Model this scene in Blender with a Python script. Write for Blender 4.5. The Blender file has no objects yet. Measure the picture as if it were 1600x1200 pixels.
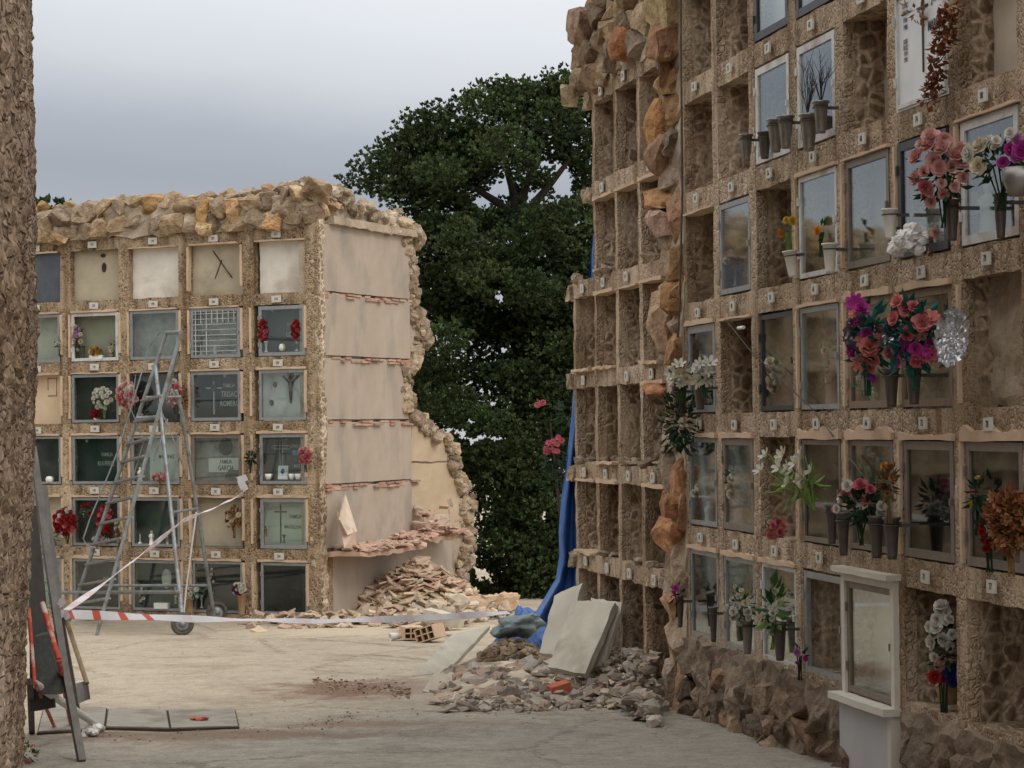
import bpy, bmesh, math, random
from math import sin, cos, pi, radians
from mathutils import Vector, Matrix, noise, Euler
random.seed(7)
SC = bpy.context.scene
C = SC.collection
# ------------------------------------------------------------------ camera, sky, sun, exposure
F, PITCH, ROLL, CAMZ = 3400.0, 0.01824, -0.01197, 1.65
FW = Vector((0, cos(PITCH), sin(PITCH)))
_up = Vector((0, -sin(PITCH), cos(PITCH))); _rt = Vector((1, 0, 0))
RT = _rt*cos(ROLL) + _up*sin(ROLL); UP = _up*cos(ROLL) - _rt*sin(ROLL)
cd = bpy.data.cameras.new('camera'); cam = bpy.data.objects.new('camera', cd); C.objects.link(cam)
cd.sensor_width = 36; cd.lens = 36*F/1600; cd.clip_end = 6000; cd.clip_start = .05
m3 = Matrix((RT, UP, -FW)).transposed()
cam.matrix_world = Matrix.Translation((0, 0, CAMZ)) @ m3.to_4x4()
SC.camera = cam
SUN_EL, SUN_DIR = radians(42), Vector((.62, -.78, 0)).normalized()
sd = bpy.data.lights.new('sun', 'SUN'); sun = bpy.data.objects.new('sun', sd); C.objects.link(sun)
sd.energy = .85; sd.angle = radians(18); sd.color = (1, .95, .87)
sun.rotation_euler = Vector((SUN_DIR.x*cos(SUN_EL), SUN_DIR.y*cos(SUN_EL), sin(SUN_EL))).to_track_quat('Z', 'Y').to_euler()
W = bpy.data.worlds.new('World'); SC.world = W; W.use_nodes = True
nt = W.node_tree; nt.nodes.clear()
def N(nt, t, **k):
    n = nt.nodes.new(t)
    for a, b in k.items():
        if a.startswith('i_'): n.inputs[a[2:].replace('_', ' ')].default_value = b
        else: setattr(n, a, b)
    return n
def ramp(nt, stops, interp='LINEAR'):
    r = nt.nodes.new('ShaderNodeValToRGB'); r.color_ramp.interpolation = interp
    e = r.color_ramp.elements
    while len(e) > 1: e.remove(e[0])
    e[0].position = stops[0][0]; e[0].color = (*stops[0][1], 1)
    for p, c in stops[1:]:
        x = e.new(p); x.color = (*c, 1)
    return r
L_ = nt.links.new
sky = N(nt, 'ShaderNodeTexSky', sky_type='NISHITA', sun_disc=False)
sky.sun_elevation = SUN_EL; sky.sun_rotation = math.atan2(SUN_DIR.x, SUN_DIR.y)
tc = N(nt, 'ShaderNodeTexCoord'); sep = N(nt, 'ShaderNodeSeparateXYZ'); L_(tc.outputs['Generated'], sep.inputs[0])
mp = N(nt, 'ShaderNodeMapping'); mp.inputs['Scale'].default_value = (1.5, 1.5, 3); L_(tc.outputs['Generated'], mp.inputs[0])
nz = N(nt, 'ShaderNodeTexNoise', i_Scale=2.2, i_Detail=5.0, i_Roughness=.5); L_(mp.outputs[0], nz.inputs['Vector'])
ad = N(nt, 'ShaderNodeMath', operation='MULTIPLY_ADD'); ad.inputs[1].default_value = .035; L_(nz.outputs[0], ad.inputs[0]); L_(sep.outputs[2], ad.inputs[2])
ad2 = N(nt, 'ShaderNodeMath', operation='MULTIPLY_ADD'); ad2.inputs[1].default_value = .10; L_(sep.outputs[0], ad2.inputs[0]); L_(ad.outputs[0], ad2.inputs[2])
cr = ramp(nt, [(0, (4.6, 4.7, 4.9)), (.085, (3.4, 3.55, 3.9)), (.115, (2.95, 3.12, 3.55)), (.135, (3.5, 3.68, 4.1)), (.165, (5.4, 5.55, 5.85)), (.195, (6.4, 6.6, 6.9)), (.24, (7.2, 7.25, 7.4)), (.32, (9.2, 9.2, 9.2)), (.6, (12.2, 12.1, 11.9)), (1, (14, 13.8, 13.5))])
L_(ad2.outputs[0], cr.inputs[0])
mx = N(nt, 'ShaderNodeMix', data_type='RGBA'); mx.inputs[0].default_value = .93
L_(sky.outputs[0], mx.inputs[6]); L_(cr.outputs[0], mx.inputs[7])
bg = N(nt, 'ShaderNodeBackground', i_Strength=.118); L_(mx.outputs[2], bg.inputs[0])
L_(bg.outputs[0], N(nt, 'ShaderNodeOutputWorld').inputs[0])
SC.view_settings.view_transform = 'Standard'; SC.view_settings.look = 'None'
SC.view_settings.exposure = 0.10; SC.view_settings.gamma = 1; SC.view_settings.use_curve_mapping = False
SC.cycles.max_bounces = 6; SC.cycles.transparent_max_bounces = 12

# ------------------------------------------------------------------ frames of the place
AR, AL = .20309, .43818
UR = Vector((sin(AR), -cos(AR), 0)); VR = Vector((cos(AR), sin(AR), 0)); OR = Vector((2.3343, 10.5846, 0))
UL = Vector((cos(AL), -sin(AL), 0)); VL = Vector((sin(AL), cos(AL), 0)); OL = Vector((-2.9093, 27.1023, 0))
CAM = Vector((0, 0, CAMZ)); Z = Vector((0, 0, 1))
def gz(y): return -.0285*y if y < 44 else -1.254-(y-44)*.35 if y < 130 else -31.4-(y-130)*.02
def ray(px, py): return FW + RT*((px-800)/F) - UP*((py-600)/F)
def plane(px, py, O, n):
    v = ray(px, py); t = (O-CAM).dot(n)/v.dot(n); return CAM + v*t
def RP(px, py, d=0): return plane(px, py, OR - VR*d, VR)       # point on the right-hand wall, d metres in front of it
def LP(px, py, d=0): return plane(px, py, OL - VL*d, VL)       # on the far block's front
def SP(px, py, d=0): return plane(px, py, OL + UL*(.58+d), UL) # on the far block's torn side
def GP(px, py):
    v = ray(px, py); t = -CAMZ/(v.z + .0285*v.y); return CAM + v*t
def YP(px, py, y): v = ray(px, py); return CAM + v*(y/v.y)
def loc(P, O, u, v): d = P-O; return Vector((d.dot(u), d.dot(v), P.z))
def locR(px, py, d=0): return loc(RP(px, py, d), OR, UR, VR)
def locL(px, py, d=0): return loc(LP(px, py, d), OL, UL, VL)
ROTR = math.atan2(UR.y, UR.x); ROTL = math.atan2(UL.y, UL.x)

# ------------------------------------------------------------------ materials
MATS = {}
def newmat(name):
    m = bpy.data.materials.new(name); m.use_nodes = True; nt = m.node_tree; nt.nodes.clear()
    out = N(nt, 'ShaderNodeOutputMaterial'); b = N(nt, 'ShaderNodeBsdfPrincipled'); nt.links.new(b.outputs[0], out.inputs[0])
    MATS[name] = m
    return m, nt, b, out
def coords(nt, scale=(1, 1, 1)):
    tc = N(nt, 'ShaderNodeTexCoord'); mp = N(nt, 'ShaderNodeMapping'); mp.inputs['Scale'].default_value = scale
    nt.links.new(tc.outputs['Object'], mp.inputs[0]); return mp.outputs[0]
def pmat(name, c1, c2, scale=3, rough=.85, bump=.3, bscale=40, metallic=0, attr=False, stretch=(1, 1, 1), c3=None, spec=.3, c3s=.5, bdist=.01):
    m, nt, b, out = newmat(name); v = coords(nt, stretch); l = nt.links.new
    n1 = N(nt, 'ShaderNodeTexNoise', i_Scale=scale, i_Detail=6.0, i_Roughness=.65); l(v, n1.inputs['Vector'])
    r = ramp(nt, [(.32, c1), (.68, c2)]); l(n1.outputs[0], r.inputs[0]); col = r.outputs[0]
    if c3:
        n3 = N(nt, 'ShaderNodeTexNoise', i_Scale=c3s, i_Detail=4.0, i_Roughness=.6); l(v, n3.inputs['Vector'])
        r3 = ramp(nt, [(.5, (0, 0, 0)), (.66, (1, 1, 1))]); l(n3.outputs[0], r3.inputs[0])
        mx = N(nt, 'ShaderNodeMix', data_type='RGBA'); l(r3.outputs[0], mx.inputs[0]); l(col, mx.inputs[6]); mx.inputs[7].default_value = (*c3, 1); col = mx.outputs[2]
    if attr:
        a = N(nt, 'ShaderNodeAttribute', attribute_name='tint'); mx = N(nt, 'ShaderNodeMix', data_type='RGBA', blend_type='MULTIPLY'); mx.inputs[0].default_value = 1
        l(col, mx.inputs[6]); l(a.outputs['Color'], mx.inputs[7]); col = mx.outputs[2]
    l(col, b.inputs['Base Color']); b.inputs['Roughness'].default_value = rough; b.inputs['Metallic'].default_value = metallic
    b.inputs['Specular IOR Level'].default_value = spec
    if bump:
        n2 = N(nt, 'ShaderNodeTexNoise', i_Scale=bscale, i_Detail=5.0, i_Roughness=.6); l(v, n2.inputs['Vector'])
        bp = N(nt, 'ShaderNodeBump', i_Strength=bump, i_Distance=bdist); l(n2.outputs[0], bp.inputs['Height']); l(bp.outputs[0], b.inputs['Normal'])
    return m
def cellmat(name, stones, mortar, scale, edge, bump, big=.8, dirt=(.5, .45, .4), stretch=(1, 1, 1), patch=.75):
    """pebbles or rubble set in mortar"""
    m, nt, b, out = newmat(name); v0 = coords(nt, stretch); l = nt.links.new
    nw = N(nt, 'ShaderNodeTexNoise', i_Scale=scale*.9, i_Detail=3.0); l(v0, nw.inputs['Vector'])
    wv = N(nt, 'ShaderNodeVectorMath', operation='MULTIPLY_ADD'); l(nw.outputs['Color'], wv.inputs[0]); wv.inputs[1].default_value = (.45/scale,)*3; l(v0, wv.inputs[2]); v = wv.outputs[0]
    vo = N(nt, 'ShaderNodeTexVoronoi', feature='F1', i_Scale=scale, i_Randomness=1.0); l(v, vo.inputs['Vector'])
    ve = N(nt, 'ShaderNodeTexVoronoi', feature='DISTANCE_TO_EDGE', i_Scale=scale, i_Randomness=1.0); l(v, ve.inputs['Vector'])
    sp = N(nt, 'ShaderNodeSeparateColor'); l(vo.outputs['Color'], sp.inputs[0])
    r = ramp(nt, [(i/(len(stones)-1), s) for i, s in enumerate(stones)]); l(sp.outputs[0], r.inputs[0])
    nf = N(nt, 'ShaderNodeTexNoise', i_Scale=scale*3, i_Detail=5.0); l(v0, nf.inputs['Vector'])
    rf = ramp(nt, [(.3, (.62, .6, .58)), (.7, (1.2, 1.2, 1.2))]); l(nf.outputs[0], rf.inputs[0])
    nb = N(nt, 'ShaderNodeTexNoise', i_Scale=big, i_Detail=4.0); l(v0, nb.inputs['Vector'])
    rb = ramp(nt, [(.35, dirt), (.62, (1.05, 1.05, 1.05))]); l(nb.outputs[0], rb.inputs[0])
    re = ramp(nt, [(edge*.4, (0, 0, 0)), (edge, (1, 1, 1))]); 
    rn = N(nt, 'ShaderNodeMath', operation='MULTIPLY_ADD'); rn.inputs[1].default_value = edge*1.2; l(nb.outputs[0], rn.inputs[0])
    sb = N(nt, 'ShaderNodeMath', operation='SUBTRACT'); l(ve.outputs[0], sb.inputs[0])
    ml = N(nt, 'ShaderNodeMath', operation='MULTIPLY'); l(nf.outputs[0], ml.inputs[0]); ml.inputs[1].default_value = edge*.8; l(ml.outputs[0], sb.inputs[1]); l(sb.outputs[0], re.inputs[0])
    mx = N(nt, 'ShaderNodeMix', data_type='RGBA'); l(re.outputs[0], mx.inputs[0]); mx.inputs[6].default_value = (*mortar, 1); l(r.outputs[0], mx.inputs[7])
    c = mx.outputs[2]
    np_ = N(nt, 'ShaderNodeTexNoise', i_Scale=big*3.2, i_Detail=7.0, i_Roughness=.7); l(v0, np_.inputs['Vector'])
    rp = ramp(nt, [(.50, (0, 0, 0)), (.56, (1, 1, 1))]); l(np_.outputs[0], rp.inputs[0])
    mp2 = N(nt, 'ShaderNodeMix', data_type='RGBA'); mf = N(nt, 'ShaderNodeMath', operation='MULTIPLY'); mf.inputs[1].default_value = patch; l(rp.outputs[0], mf.inputs[0]); l(mf.outputs[0], mp2.inputs[0]); l(c, mp2.inputs[6]); mp2.inputs[7].default_value = (*[x*.92 for x in mortar], 1); c = mp2.outputs[2]
    ns = N(nt, 'ShaderNodeTexNoise', i_Scale=1.0, i_Detail=4.0, i_Roughness=.6); ms_ = N(nt, 'ShaderNodeMapping'); ms_.inputs['Scale'].default_value = (7, 7, .55); l(v0, ms_.inputs[0]); l(ms_.outputs[0], ns.inputs['Vector'])
    rst = ramp(nt, [(.36, (.60, .55, .50)), (.52, (1, 1, 1)), (.7, (1.12, 1.10, 1.06))]); l(ns.outputs[0], rst.inputs[0])
    for q in (rf, rb, rst):
        k = N(nt, 'ShaderNodeMix', data_type='RGBA', blend_type='MULTIPLY'); k.inputs[0].default_value = 1; l(c, k.inputs[6]); l(q.outputs[0], k.inputs[7]); c = k.outputs[2]
    l(c, b.inputs['Base Color']); b.inputs['Roughness'].default_value = .93; b.inputs['Specular IOR Level'].default_value = .15
    rh = ramp(nt, [(0, (0, 0, 0)), (edge*2.2, (1, 1, 1))]); l(ve.outputs[0], rh.inputs[0])
    ah = N(nt, 'ShaderNodeMath', operation='MULTIPLY_ADD'); l(nf.outputs[0], ah.inputs[0]); ah.inputs[1].default_value = .5; l(rh.outputs[0], ah.inputs[2])
    iv = N(nt, 'ShaderNodeMath', operation='MULTIPLY_ADD'); iv.inputs[1].default_value = -.85; iv.inputs[2].default_value = 1; l(mf.outputs[0], iv.inputs[0])
    bp = N(nt, 'ShaderNodeBump', i_Strength=1.0, i_Distance=bump); l(iv.outputs[0], bp.inputs['Strength']); l(ah.outputs[0], bp.inputs['Height']); l(bp.outputs[0], b.inputs['Normal'])
    return m
cellmat('roughcast', [(.26, .185, .125), (.47, .36, .26), (.34, .26, .19), (.56, .44, .33), (.42, .33, .24), (.64, .52, .40)], (.54, .43, .32), 27, .09, .010, dirt=(.72, .67, .6))
cellmat('roughcast_left', [(.15, .10, .06), (.38, .27, .16), (.25, .17, .10), (.5, .39, .27), (.42, .31, .21)], (.52, .41, .29), 27, .10, .012, dirt=(.68, .62, .55))
cellmat('rubble_lining', [(.24, .18, .125), (.38, .29, .195), (.30, .23, .16), (.44, .34, .24)], (.62, .51, .39), 12, .12, .010, dirt=(.62, .57, .52), patch=.6)
cellmat('coarse_render', [(.22, .165, .125), (.36, .27, .20), (.29, .215, .16), (.44, .34, .255)], (.36, .275, .205), 16, .05, .02, dirt=(.66, .58, .5), stretch=(.35, .5, 1))
pmat('back_wall', (.30, .23, .16), (.42, .33, .23), 4, .95, .5, 30, c3=(.14, .10, .07))
pmat('mortar_lip', (.52, .37, .25), (.62, .46, .32), 6, .9, .3, 60, c3=(.40, .29, .19), c3s=3)
pmat('stone', (.58, .50, .42), (1.18, 1.16, 1.12), 9, .93, 1.0, 16, attr=True, bdist=.06, c3=(.55, .46, .38), c3s=4)
pmat('brick_shard', (.75, .72, .7), (1, 1, 1), 12, .92, .4, 60, attr=True)
pmat('plaster', (.50, .44, .35), (.60, .53, .43), 3, .9, .2, 50, c3=(.42, .36, .27), c3s=1.5)
pmat('plaster_white', (.62, .58, .50), (.74, .70, .62), 5, .9, .25, 50, c3=(.5, .45, .37), c3s=2.5)
pmat('plaster_beige', (.40, .345, .25), (.48, .42, .31), 2.5, .9, .2, 40, c3=(.33, .28, .2), c3s=1.3)
pmat('plaster_peach', (.56, .42, .28), (.64, .49, .34), 3, .9, .2, 40)
pmat('side_plaster', (.375, .305, .24), (.43, .355, .285), 1.6, .93, .25, 35, c3=(.31, .265, .22), c3s=1.4, stretch=(1, 1.6, .7))
pmat('side_plaster_low', (.44, .335, .225), (.52, .41, .285), 1.3, .93, .35, 25, c3=(.42, .31, .22), c3s=.9)
pmat('concrete', (.42, .39, .32), (.52, .485, .40), 5, .9, .25, 60, c3=(.34, .31, .245), c3s=2.2)
pmat('concrete_pale', (.54, .50, .42), (.63, .59, .50), 5, .88, .25, 60, c3=(.4, .37, .3))
pmat('broken_concrete', (.36, .29, .215), (.50, .41, .31), 6, .93, .8, 30, c3=(.26, .2, .14), c3s=3, bdist=.02)
pmat('marble_white', (.60, .61, .60), (.70, .70, .69), 3, .3, .02, 30, c3=(.5, .51, .52), c3s=1.6, spec=.5)
pmat('marble_pale_green', (.50, .57, .49), (.60, .66, .57), 3, .3, .02, 30, spec=.5)
pmat('marble_grey', (.30, .29, .28), (.40, .385, .37), 14, .35, .02, 30, c3=(.2, .19, .18), c3s=5, spec=.5)
pmat('granite_black', (.018, .019, .018), (.035, .036, .034), 50, .45, .02, 30, spec=.25)
pmat('granite_dark', (.05, .055, .053), (.085, .09, .085), 40, .45, .02, 30, spec=.25)
pmat('granite_green', (.012, .032, .029), (.03, .055, .05), 30, .45, .02, 30, spec=.25)
pmat('slate_blue', (.065, .075, .09), (.10, .11, .13), 5, .7, .1, 30)
pmat('frame_metal', (.25, .26, .26), (.36, .36, .355), 20, .45, .05, 60, metallic=.5)
pmat('frame_white', (.50, .50, .49), (.62, .61, .59), 12, .55, .05, 60, c3=(.38, .34, .29), c3s=5)
pmat('frame_dark', (.03, .03, .033), (.05, .05, .05), 12, .4, .05, 60)
pmat('frame_wood', (.17, .115, .075), (.26, .185, .13), 8, .7, .2, 60, stretch=(4, 4, 1))
pmat('frame_bronze', (.17, .14, .11), (.24, .2, .165), 12, .5, .05, 60, metallic=.3)
pmat('white_paint', (.55, .51, .44), (.64, .60, .53), 6, .6, .1, 60, c3=(.56, .5, .42), c3s=3)
pmat('white_panel', (.40, .40, .41), (.47, .47, .475), 2, .6, .05, 30, c3=(.45, .44, .43), c3s=2)
pmat('ladder_steel', (.22, .24, .245), (.32, .345, .35), 14, .5, .05, 60, metallic=.5, c3=(.20, .17, .14), c3s=8)
pmat('dark_metal', (.05, .047, .045), (.085, .08, .075), 8, .6, .15, 60)
pmat('tool_grey', (.11, .10, .095), (.19, .175, .16), 9, .75, .2, 60)
pmat('wood', (.22, .16, .09), (.33, .25, .15), 8, .8, .2, 60, stretch=(6, 6, 1))
pmat('rubber', (.05, .045, .04), (.13, .115, .095), 12, .85, .1, 60)
pmat('red_paint', (.42, .055, .035), (.55, .10, .065), 12, .6, .1, 60, c3=(.55, .45, .4), c3s=12)
pmat('vase_metal', (.20, .185, .17), (.32, .30, .28), 8, .38, .05, 60, metallic=.8)
pmat('vase_dark', (.085, .07, .065), (.14, .115, .105), 8, .4, .05, 60, metallic=.5)
pmat('vase_white', (.62, .59, .52), (.72, .69, .62), 8, .5, .05, 60)
pmat('ceramic', (.68, .66, .62), (.78, .76, .72), 8, .3, 0)
pmat('terracotta', (.34, .21, .12), (.42, .27, .16), 8, .8, .1, 60)
pmat('tarp_blue', (.030, .095, .30), (.045, .135, .38), 2.5, .5, .3, 12, c3=(.10, .17, .34), c3s=4, spec=.4, bdist=.02)
pmat('tarp_grey', (.13, .17, .17), (.20, .25, .245), 3, .55, .6, 10, c3=(.10, .13, .14), c3s=2, bdist=.03)
pmat('rag', (.62, .6, .57), (.76, .74, .72), 10, .8, .3, 30)
pmat('bark', (.03, .024, .02), (.06, .046, .036), 8, .95, .6, 30, stretch=(3, 3, 1))
pmat('ink_dark', (.05, .045, .04), (.08, .07, .065), 20, .6, 0)
pmat('ink_pale', (.34, .345, .34), (.48, .48, .46), 20, .5, 0)
pmat('bronze', (.12, .065, .035), (.19, .11, .06), 10, .5, .1, 40, metallic=.4)
pmat('gold', (.38, .26, .10), (.5, .36, .16), 10, .5, .1, 40, metallic=.4)
pmat('photo_print', (.35, .5, .62), (.7, .74, .76), 14, .4, 0)
pmat('blue_plaque', (.07, .22, .42), (.10, .28, .48), 14, .4, 0)
pmat('bird_blue', (.2, .45, .62), (.28, .52, .66), 14, .4, 0)
pmat('plate_enamel', (.50, .48, .42), (.60, .58, .52), 30, .45, 0, c3=(.5, .46, .38), c3s=9)
pmat('brick_red', (.42, .10, .05), (.50, .15, .08), 8, .9, .3, 40)
pmat('hollow_brick', (.52, .36, .24), (.62, .45, .31), 8, .9, .3, 40)
pmat('fibre', (.50, .49, .47), (.66, .65, .62), 60, .9, .8, 60)
def soft(name, c, tr=.25, var=.75):
    m, nt, b, out = newmat(name); l = nt.links.new
    a = N(nt, 'ShaderNodeAttribute', attribute_name='tint')
    v = coords(nt); n1 = N(nt, 'ShaderNodeTexNoise', i_Scale=25.0, i_Detail=3.0); l(v, n1.inputs['Vector'])
    r = ramp(nt, [(.3, tuple(x*var for x in c)), (.7, c)]); l(n1.outputs[0], r.inputs[0])
    mx = N(nt, 'ShaderNodeMix', data_type='RGBA', blend_type='MULTIPLY'); mx.inputs[0].default_value = 1; l(r.outputs[0], mx.inputs[6]); l(a.outputs['Color'], mx.inputs[7])
    l(mx.outputs[2], b.inputs['Base Color']); b.inputs['Roughness'].default_value = .7; b.inputs['Specular IOR Level'].default_value = .2
    t = N(nt, 'ShaderNodeBsdfTranslucent'); l(mx.outputs[2], t.inputs[0]); ms = N(nt, 'ShaderNodeMixShader'); ms.inputs[0].default_value = tr
    l(b.outputs[0], ms.inputs[1]); l(t.outputs[0], ms.inputs[2]); l(ms.outputs[0], out.inputs[0]); return m
FL = dict(white=(.72, .70, .62), cream=(.68, .60, .44), pink=(.68, .34, .31), rose=(.60, .16, .20), pale_pink=(.72, .42, .38), magenta=(.50, .05, .32), violet=(.36, .06, .36), coral=(.74, .27, .24), red=(.36, .02, .022), orange=(.72, .30, .03), yellow=(.72, .50, .09), dry=(.34, .18, .07), rust=(.22, .08, .035), lilac=(.55, .25, .50), blue=(.04, .05, .22))
for k, c in FL.items(): soft('petal_'+k, c)
soft('leaf_green', (.045, .10, .03)); soft('leaf_dark', (.022, .05, .025)); soft('leaf_teal', (.02, .11, .09)); soft('leaf_light', (.22, .32, .09)); soft('leaf_dry', (.20, .12, .05))
soft('tree_leaf', (.064, .098, .038), .12, .55)
def glassmat(name, tintc, base):
    m = bpy.data.materials.new(name); m.use_nodes = True; nt = m.node_tree; nt.nodes.clear(); MATS[name] = m; l = nt.links.new
    out = N(nt, 'ShaderNodeOutputMaterial'); t = N(nt, 'ShaderNodeBsdfTransparent'); t.inputs[0].default_value = (*tintc, 1)
    g = N(nt, 'ShaderNodeBsdfGlossy'); g.inputs['Roughness'].default_value = .04; g.inputs[0].default_value = (.92, .95, .97, 1)
    d = N(nt, 'ShaderNodeBsdfDiffuse'); d.inputs[0].default_value = (.5, .5, .46, 1)
    lw = N(nt, 'ShaderNodeLayerWeight', i_Blend=.5); p = N(nt, 'ShaderNodeMath', operation='POWER'); p.inputs[1].default_value = 3.2; l(lw.outputs['Facing'], p.inputs[0])
    ma = N(nt, 'ShaderNodeMath', operation='MULTIPLY_ADD', use_clamp=True); ma.inputs[1].default_value = .8; ma.inputs[2].default_value = base; l(p.outputs[0], ma.inputs[0])
    v = coords(nt); nn = N(nt, 'ShaderNodeTexNoise', i_Scale=3.0, i_Detail=5.0); l(v, nn.inputs['Vector']); rr = ramp(nt, [(.35, (0, 0, 0)), (.75, (.03, .03, .03))]); l(nn.outputs[0], rr.inputs[0])
    s0 = N(nt, 'ShaderNodeMixShader'); l(rr.outputs[0], s0.inputs[0]); l(t.outputs[0], s0.inputs[1]); l(d.outputs[0], s0.inputs[2])
    s1 = N(nt, 'ShaderNodeMixShader'); l(ma.outputs[0], s1.inputs[0]); l(s0.outputs[0], s1.inputs[1]); l(g.outputs[0], s1.inputs[2]); l(s1.outputs[0], out.inputs[0])
glassmat('glass', (.86, .9, .88), .05); glassmat('glass_dim', (.42, .5, .49), .04)
m_, nt_, b_, o_ = newmat('foil'); b_.inputs['Base Color'].default_value = (.58, .58, .6, 1); b_.inputs['Metallic'].default_value = 1; b_.inputs['Roughness'].default_value = .32
def ground_mat():
    m, nt, b, out = newmat('ground'); l = nt.links.new; v = coords(nt)
    n1 = N(nt, 'ShaderNodeTexNoise', i_Scale=.7, i_Detail=8.0, i_Roughness=.6); l(v, n1.inputs['Vector'])
    n2 = N(nt, 'ShaderNodeTexNoise', i_Scale=9.0, i_Detail=8.0, i_Roughness=.7); l(v, n2.inputs['Vector'])
    sand = ramp(nt, [(.3, (.36, .30, .225)), (.55, (.45, .385, .295)), (.75, (.50, .43, .335))]); l(n2.outputs[0], sand.inputs[0])
    conc = ramp(nt, [(.3, (.22, .20, .17)), (.5, (.29, .265, .225)), (.72, (.37, .34, .29))]); l(n2.outputs[0], conc.inputs[0])
    sp = N(nt, 'ShaderNodeSeparateXYZ'); l(v, sp.inputs[0])
    a = N(nt, 'ShaderNodeMath', operation='MULTIPLY_ADD'); l(n1.outputs[0], a.inputs[0]); a.inputs[1].default_value = 5; l(sp.outputs[1], a.inputs[2])
    a2 = N(nt, 'ShaderNodeMath', operation='MULTIPLY_ADD'); l(sp.outputs[0], a2.inputs[0]); a2.inputs[1].default_value = -.4; l(a.outputs[0], a2.inputs[2])
    mr = N(nt, 'ShaderNodeMapRange'); mr.inputs[1].default_value = 17.2; mr.inputs[2].default_value = 20.5; l(a2.outputs[0], mr.inputs[0])
    mx = N(nt, 'ShaderNodeMix', data_type='RGBA'); l(mr.outputs[0], mx.inputs[0]); l(conc.outputs[0], mx.inputs[6]); l(sand.outputs[0], mx.inputs[7])
    st = N(nt, 'ShaderNodeTexNoise', i_Scale=1.6, i_Detail=7.0, i_Roughness=.72); l(v, st.inputs['Vector'])
    rs = ramp(nt, [(.33, (.74, .71, .68)), (.5, (.98, .98, .98)), (.66, (1.05, 1.05, 1.04))]); l(st.outputs[0], rs.inputs[0])
    k = N(nt, 'ShaderNodeMix', data_type='RGBA', blend_type='MULTIPLY'); k.inputs[0].default_value = 1; l(mx.outputs[2], k.inputs[6]); l(rs.outputs[0], k.inputs[7])
    vw = N(nt, 'ShaderNodeVectorMath', operation='MULTIPLY_ADD'); l(n2.outputs['Color'], vw.inputs[0]); vw.inputs[1].default_value = (.5, .5, 0); l(v, vw.inputs[2])
    vc = N(nt, 'ShaderNodeTexVoronoi', feature='DISTANCE_TO_EDGE', i_Scale=.42); l(vw.outputs[0], vc.inputs['Vector']); rc = ramp(nt, [(.003, (.55, .52, .5)), (.011, (1, 1, 1))]); l(vc.outputs[0], rc.inputs[0])
    k0 = N(nt, 'ShaderNodeMix', data_type='RGBA', blend_type='MULTIPLY'); k0.inputs[0].default_value = .8; l(k.outputs[2], k0.inputs[6]); l(rc.outputs[0], k0.inputs[7]); k = k0
    def spot(c, rx, ry, colr, amt, kin):
        mp_ = N(nt, 'ShaderNodeMapping', vector_type='POINT'); mp_.inputs['Location'].default_value = (-c.x/rx, -c.y/ry, 0); mp_.inputs['Scale'].default_value = (1/rx, 1/ry, 0); l(v, mp_.inputs[0])
        ln_ = N(nt, 'ShaderNodeVectorMath', operation='LENGTH'); l(mp_.outputs[0], ln_.inputs[0])
        nq = N(nt, 'ShaderNodeTexNoise', i_Scale=3.5, i_Detail=9.0, i_Roughness=.75); l(v, nq.inputs['Vector'])
        sm = N(nt, 'ShaderNodeMath', operation='MULTIPLY_ADD'); l(nq.outputs[0], sm.inputs[0]); sm.inputs[1].default_value = 2.2; l(ln_.outputs['Value'], sm.inputs[2])
        rr_ = ramp(nt, [(.0, (amt,)*3), (1.0, (0, 0, 0))]); mr_ = N(nt, 'ShaderNodeMapRange'); mr_.inputs[1].default_value = 1.55; mr_.inputs[2].default_value = 2.05; l(sm.outputs[0], mr_.inputs[0]); l(mr_.outputs[0], rr_.inputs[0])
        kk = N(nt, 'ShaderNodeMix', data_type='RGBA'); l(rr_.outputs[0], kk.inputs[0]); l(kin.outputs[2], kk.inputs[6]); kk.inputs[7].default_value = (*colr, 1); return kk
    k = spot(GP(560, 1076), 1.0, 1.0, (.20, .11, .07), .85, k); k = spot(GP(330, 1148), 1.7, .45, (.17, .115, .08), .8, k); k = spot(GP(880, 1072), 1.7, 1.5, (.40, .35, .28), .8, k); k = spot(GP(560, 1130), .9, .3, (.21, .14, .10), .7, k); k = spot(GP(590, 985), 2.2, 1.3, (.55, .46, .34), .8, k)
    sk = N(nt, 'ShaderNodeTexNoise', i_Scale=55.0, i_Detail=4.0, i_Roughness=.8); l(v, sk.inputs['Vector']); rk = ramp(nt, [(.36, (.70, .68, .66)), (.5, (1, 1, 1)), (.64, (1.12, 1.12, 1.11))]); l(sk.outputs[0], rk.inputs[0])
    k2 = N(nt, 'ShaderNodeMix', data_type='RGBA', blend_type='MULTIPLY'); k2.inputs[0].default_value = 1; l(k.outputs[2], k2.inputs[6]); l(rk.outputs[0], k2.inputs[7]); k = k2
    l(k.outputs[2], b.inputs['Base Color']); b.inputs['Roughness'].default_value = .92; b.inputs['Specular IOR Level'].default_value = .2
    n3 = N(nt, 'ShaderNodeTexNoise', i_Scale=22.0, i_Detail=8.0, i_Roughness=.7); l(v, n3.inputs['Vector'])
    bp = N(nt, 'ShaderNodeBump', i_Strength=.6, i_Distance=.02); l(n3.outputs[0], bp.inputs['Height']); l(bp.outputs[0], b.inputs['Normal'])
ground_mat()
pmat('dark_mortar', (.17, .125, .09), (.30, .225, .16), 7, .93, .8, 30, c3=(.13, .10, .075), c3s=3, bdist=.02)
pmat('cover_concrete', (.24, .22, .185), (.32, .295, .25), 7, .9, .4, 60, c3=(.19, .16, .13), c3s=3)
pmat('dark_gap', (.035, .025, .02), (.07, .05, .035), 6, .95, .5, 30)
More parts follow.
